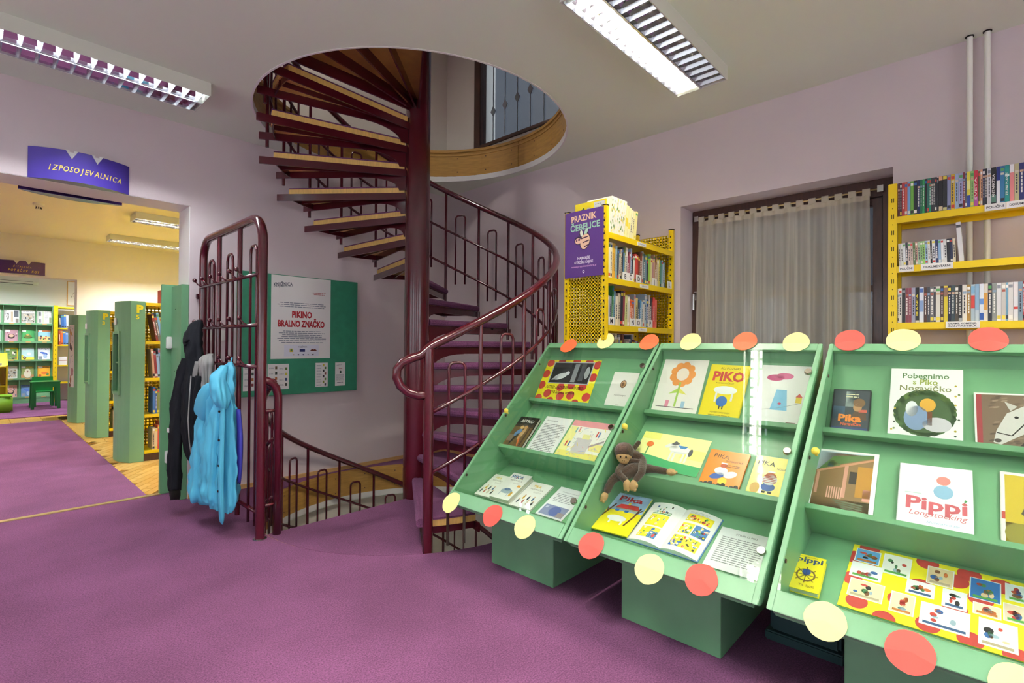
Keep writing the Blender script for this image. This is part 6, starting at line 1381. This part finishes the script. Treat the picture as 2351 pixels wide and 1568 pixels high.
MAGS = {(4, 0): ('#e4e4e0', 'newsprint', 'white newspaper with grey columns'), (3, 0): ('#e2dfd8', 'people', 'white magazine with a group photograph'), (2, 0): ('#dcdcd8', 'vecer', 'newspaper with the sideways heading VEČER'),
        (1, 0): ('#c9c4c0', 'people', 'grey magazine partly cut off'), (4, 1): ('#8fc4dc', 'beach', 'beach scene magazine'), (3, 1): ('#3f9a55', 'green', 'green magazine with a crouching shape'), (2, 1): ('#b9909c', 'pink', 'pink and grey magazine'), (1, 1): ('#dfe2e4', 'people', 'pale magazine partly cut off'),
        (4, 2): ('#e6e9ee', 'blue', 'white magazine with a blue shape'), (3, 2): ('#bfe0e4', 'sky', 'pale blue magazine with yellow foot'), (2, 2): ('#6a8a4a', 'yellowframe', 'magazine with a yellow frame'), (1, 2): ('#e0e4e8', 'people', 'white magazine at the rack edge'),
        (4, 3): ('#eeb02a', 'orange', 'orange-yellow magazine'), (3, 3): ('#8a9a5a', 'dog', 'magazine with a shaggy white dog'), (2, 3): ('#e4e6e2', 'people', 'white magazine above the yellow book bin'), (3, 4): ('#5f86b8', 'blue', 'blue magazine with a pink shape'), (2, 4): ('#d8a8a0', 'pink', 'pale pink magazine low on the rack')}
for (ci, ri), (bg_, kd, lab) in MAGS.items():
    z = rz[ri]; xm = (cols[ci]+cols[ci+1])/2; w_, h_ = (.20, .275) if ri == 0 else (.185, .245)
    if ri == 0 and kd != 'people': w_ = .22
    sl_ = math.atan2(.09, .36); X_ = Vector((1, 0, 0)); Yv = Vector((0, math.sin(sl_), math.cos(sl_))); Nv = Vector((0, -math.cos(sl_), math.sin(sl_))); og = Vector((xm, YR+.029, z+.002))+Nv*.004
    M = Matrix(((X_.x, Yv.x, Nv.x, og.x), (X_.y, Yv.y, Nv.y, og.y), (X_.z, Yv.z, Nv.z, og.z), (0, 0, 0, 1)))
    t = thing('magazine', f'{lab} on the green rack', 'magazine', M=M, group='magazines on the green rack')
    m = MB(); m.box(-w_/2, w_/2, 0, h_, 0, .003, bg_, M=M); m.build('cover', 'print', t)
    A = Art(lambda u, v, q: M @ Vector((-w_/2+u, v, .003+q))); rd = random.Random(ci*10+ri); W_, H_ = w_, h_
    def blobs(n, x0, y0, x1, y1, pal, r=.014):
        for _ in range(n): A.ell(rd.uniform(x0, x1)*W_, rd.uniform(y0, y1)*H_, rd.uniform(.5, 1)*r, rd.uniform(.5, 1)*r, rd.choice(pal), 9)
    if kd == 'vecer': A.txt('VEČER', W_*.34, H_*.5, .045, '#2b2c30', bold=.03, rot=math.pi/2, w=H_*.55).rect(W_*.45, H_*.1, W_*.6, H_*.85, '#b9a890').rect(W_*.66, H_*.45, W_*.95, H_*.95, '#55585e').rect(W_*.75, H_*.05, W_*.95, H_*.35, '#77706a').para(W_*.05, H_*.9, W_*.2, 6, .016, '#77797e')
    elif kd == 'newsprint': A.rect(W_*.1, H_*.6, W_*.28, H_*.9, '#7a7c80').rect(W_*.36, H_*.05, W_*.46, H_*.95, '#b9c8a8').rect(W_*.82, H_*.05, W_*.98, H_*.5, '#8fa47a').para(W_*.52, H_*.9, W_*.78, 10, .02, '#8f9196').rect(W_*.12, H_*.1, W_*.28, H_*.35, '#8a8c90')
    elif kd == 'people': A.rect(W_*.06, H_*.08, W_*.94, H_*.78, '#a9a69c').up(); blobs(26, .1, .12, .9, .7, ['#2f2c30', '#6a5a4a', '#d8b898', '#e0dcd0', '#7a6a3a', '#3a4a5a']); A.para(W_*.1, H_*.88, W_*.9, 1, .02, '#8a8c96')
    elif kd == 'beach': A.rect(0, 0, W_, H_*.45, '#e0c07a').rect(0, H_*.85, W_, H_, '#c87a4a').up(); blobs(8, .15, .15, .9, .5, ['#2f3a44', '#b95a3a', '#3a6a3a', '#d8c060'], .02); A.rect(W_*.05, H_*.82, W_*.35, H_*.97, '#eef0ee')
    elif kd == 'green': A.rect(W_*.0, 0, W_, H_*.3, '#5fae6a').up().ell(W_*.5, H_*.45, .055, .04, '#6a7a2f').ell(W_*.5, H_*.35, .065, .02, '#2f4a2f').up().ell(W_*.47, H_*.6, .02, .02, '#b99a5a').rect(W_*.02, H_*.82, W_*.35, H_*.97, '#e9ece8')
    elif kd == 'pink': A.ell(W_*.5, H_*.45, .05, .05, '#3a2f30').up().ell(W_*.5, H_*.5, .035, .03, '#d0a890').rect(W_*.05, H_*.8, W_*.4, H_*.98, '#eeeeee'); blobs(6, .1, .1, .9, .9, ['#e0c8cc', '#8a5a66', '#5f7f9a'])
    elif kd == 'blue': A.rect(W_*.05, H_*.05, W_*.35, H_*.3, '#8a94a4').ell(W_*.5, H_*.55, .06, .022, '#4a6ab8', rot=-.4).ell(W_*.6, H_*.3, .03, .045, '#a9c4e0').txt('REVIJA', W_*.5, H_*.87, .03, '#3a5a9a', bold=.03, w=W_*.8)
    elif kd == 'sky': A.rect(0, 0, W_, H_*.22, '#e9dc4a').rect(0, H_*.22, W_*.15, H_*.4, '#e9dc4a').up().ell(W_*.25, H_*.18, .025, .03, '#4a3a30').ell(W_*.25, H_*.17, .019, .022, '#e0b898').rect(W_*.05, H_*.82, W_*.4, H_*.95, '#eef0f0').ell(W_*.6, H_*.5, .03, .03, '#e6ece8')
    elif kd == 'yellowframe': A.rect(0, 0, W_, H_*.05, '#f0d81c').rect(0, H_*.95, W_, H_, '#f0d81c').rect(0, 0, W_*.06, H_, '#f0d81c').rect(W_*.94, 0, W_, H_, '#f0d81c').up(); blobs(12, .12, .1, .9, .7, ['#e6e0d8', '#c8443c', '#2f2c28', '#3f7a3f'], .02); A.rect(W_*.1, H_*.8, W_*.4, H_*.95, '#eeeeee')
    elif kd == 'orange': A.rect(0, 0, W_, H_*.1, '#d86a2a').up().ell(W_*.55, H_*.4, .05, .03, '#e0782a').ell(W_*.2, H_*.2, .02, .025, '#b0402a').ell(W_*.8, H_*.3, .02, .03, '#5a8a4a').rect(W_*.05, H_*.8, W_*.4, H_*.95, '#f2eee4').txt('MOZAIK', W_*.68, H_*.85, .025, '#8a4a2a', bold=.03, w=W_*.5)
    elif kd == 'dog': A.rect(0, H_*.0, W_, H_*.3, '#b98a5a').up().ell(W_*.5, H_*.35, .055, .075, '#d9d2c0').ell(W_*.5, H_*.62, .04, .04, '#e0dac8').up().ell(W_*.5, H_*.58, .010, .010, '#2c2622').ell(W_*.5, H_*.54, .012, .014, '#b87a6a').txt('KUŽEK', W_*.65, H_*.85, .03, '#e0d23a', bold=.03, w=W_*.5).rect(W_*.02, H_*.84, W_*.35, H_*.97, '#eef0ee')
    A.build('cover_print', t)
# yellow unit beside the rack with some books
ys = thing('side_shelf', 'yellow steel shelf unit beside the green magazine rack', 'shelf unit', (1.35, YR, 0))
post(ys, 1.172, 1.24, YR-.02, YR+.02, 1.975, '-y'); post(ys, 1.95, 2.0, YR-.02, YR+.02, 1.975, None)
for z in (1.95, 1.52, 1.17, .75, .4):
    m = MB(); m.box(1.24, 1.95, YR-.01, YR+.3, z-.03, z); m.build('shelf_board', 'yellow_steel', ys)
rd = random.Random(61)
for z, nm, pal in ((1.52, 'top', ['#2f3a4a', '#3a6aa8', '#4a7ab8', '#d9d6cc', '#e0dcd0', '#b9b4a8', '#8a3a3a', '#e3e1dc', '#a84a44', '#c9c6c0']), (1.17, 'second', ['#a84a2a', '#d86a2f', '#4a7ac0', '#6a90c8', '#c9c2b0'])):
    it = [(rd.uniform(.03, .045), rd.uniform(.24, .29) if i < 4 else rd.uniform(.16, .22), c, -.04) for i, c in enumerate(pal)]
    run(it, (1.26, YR+.01, 0), (1, 0, 0), (0, 1, 0), z, 'binder', 'book', 'books beside the magazine rack', lambda i, c, h, nm=nm: f"{cname(c)} volume, {ordn(i)} from the magazine rack on the {nm} yellow side shelf", 'book', depth=.2, seed=60)
book('white_card_box', 'white card standing on the side shelf next to the magazine rack', 'card', None, frame_m((1.26, YR+.01, .7505), (1, 0, 0), (0, 1, 0)), .13, .17, .02, '#e9e8e2', strip_art((.5, .6, '#b98a7a')), 'book', 4)
# air conditioner
t = thing('air_conditioner', 'white wall air conditioner above the magazine rack', 'air conditioner', (.5, 14.3, 2.37))
m = MB(); m.prism([(.10, 14.317, 2.375), (.10, 14.12, 2.375), (.10, 14.07, 2.43), (.10, 14.09, 2.60), (.10, 14.14, 2.65), (.10, 14.317, 2.65)], (.85, 0, 0)); m.build('casing', 'cream_metal', t, bevel=.006)
m = MB(); m.box(.14, .87, 14.085, 14.125, 2.383, 2.39); m.box(.14, .87, 14.068, 14.076, 2.432, 2.437); tag(m.build('air_slot', 'slot_black', t), 'dark air slot')
m = MB(); m.prism([(.14, 14.088, 2.385), (.14, 14.066, 2.428), (.14, 14.072, 2.430), (.14, 14.094, 2.388)], (.73, 0, 0)); m.build('air_flap', 'cream_metal', t)
m = MB(); m.box(.40, .47, 14.074, 14.078, 2.452, 2.458); m.build('lamp_strip', 'grey_acrylic', t)
# framed drawing
t = thing('framed_drawing', 'thin gold framed line drawing on the wall of the magazine room', 'picture', (1.58, 14.31, 2.0))
m = MB(); m.box(1.41, 1.425, 14.295, 14.32, 2.0, 2.525); m.box(1.735, 1.75, 14.295, 14.32, 2.0, 2.525); m.box(1.425, 1.735, 14.295, 14.32, 2.51, 2.525); m.box(1.425, 1.735, 14.295, 14.32, 2.0, 2.015); m.build('frame', 'wood_base', t)
m = MB(); m.box(1.425, 1.735, 14.31, 14.32, 2.015, 2.51); m.build('sheet', 'paper', t)
A = Art(lambda u, v, q: (1.425+u, 14.3095-q, 2.015+v)); A.line([(.06, .16), (.07, .22), (.10, .27), (.15, .30), (.20, .29)], .004, '#5a4a3a').line([(.10, .13), (.12, .20), (.16, .26)], .004, '#5a4a3a').line([(.05, .17), (.09, .2), (.10, .17)], .003, '#5a4a3a').line([(.13, .16), (.2, .12)], .004, '#5a4a3a').build('line_art', t)
# low green table with matching chair, lime pouf, yellow book bin
t = thing('childs_table', 'low glossy green children\'s table in the magazine room', 'table', (.95, 12.75, 0))
x0, x1, y0, y1, zt_ = .765, 1.165, 12.5, 12.95, .50
m = MB(); m.box(x0, x1, y0, y1, zt_-.02, zt_); m.build('table_top', 'green_table', t, bevel=.006)
m = MB(); m.box(x0+.02, x1-.02, y0+.01, y0+.03, zt_-.10, zt_-.02); m.box(x0+.02, x1-.02, y1-.03, y1-.01, zt_-.10, zt_-.02); m.build('apron', 'green_table', t)
for sx in (0, 1):
    for sy in (0, 1):
        xx = x0+.01 if sx == 0 else x1-.07; yy = y0+.005 if sy == 0 else y1-.035; dx = -.02 if sx == 0 else .02
        m = MB(); m.prism([(xx, yy, zt_-.02), (xx+.06, yy, zt_-.02), (xx+.05+dx, yy, 0.004), (xx+.005+dx, yy, 0.004)], (0, .03, 0)); m.build('leg', 'green_table', t, bevel=.003)
t = thing('childs_chair', 'low green children\'s chair pushed in behind the green table', 'chair', (.98, 13.15, 0))
m = MB(); m.box(.82, 1.12, 13.0, 13.28, .27, .29); m.build('seat', 'green_table', t, bevel=.005)
m = MB(); m.box(.82, 1.12, 13.27, 13.29, .29, .56); m.build('backrest', 'green_table', t, bevel=.005)
for xx in (.825, 1.075):
    for yy in (13.01, 13.25): m = MB(); m.box(xx, xx+.04, yy, yy+.025, .004, .27); m.build('leg', 'green_table', t, bevel=.003)
t = thing('pouf', 'lime green cube pouf on the far carpet', 'pouf', (.33, 12.45, 0))
m = MB(); m.box(.11, .525, 12.3, 12.72, .004, .27); m.build('body', 'lime', t, bevel=.03, smooth=True); m = MB(); m.box(.105, .53, 12.295, 12.725, .268, .292); m.build('seat_pad', 'lime', t, bevel=.012)
t = thing('book_bin', 'yellow wooden book bin with picture books behind the lime pouf', 'book bin', (.2, 12.9, 0))
for x in (-.2, .455): m = MB(); m.prism([(x, 12.85, 0), (x, 13.25, 0), (x, 13.25, .78), (x, 13.15, 1.02), (x, 12.85, .80)], (.022, 0, 0)); m.build('side', 'yellow_steel', t)
for z in (.10, .44, .78):
    m = MB(); m.box(-.178, .455, 12.86, 13.24, z-.018, z); m.build('shelf', 'yellow_steel', t)
m = MB(); m.box(-.178, .455, 13.225, 13.24, .1, .78); m.build('back', 'yellow_steel', t)
m = MB(); m.prism([(-.178, 13.16, 1.0), (-.178, 13.17, 1.01), (-.178, 12.90, .79), (-.178, 12.89, .78)], (.633, 0, 0)); m.build('sloping_top', 'yellow_steel', t)
m = MB(); m.box(.22, .40, 12.885, 12.89, .80, .84); m.build('label', 'paper', t)
rd = random.Random(71)
it = [(rd.uniform(.02, .03), rd.uniform(.2, .27), c, -.12) for c in ['#3a3c40', '#5a3a34', '#8a8c90', '#2b2c30', '#7a2f34', '#a9a49a']]
run(it, (.25, 12.88, 0), (1, 0, 0), (0, 1, 0), .44, 'bin_book', 'book', 'books in the yellow bin', lambda i, c, h: f"{cname(c)} book, {ordn(i)} from the middle of the yellow book bin", 'book', depth=.2, seed=70)
bpy.context.view_layer.update()
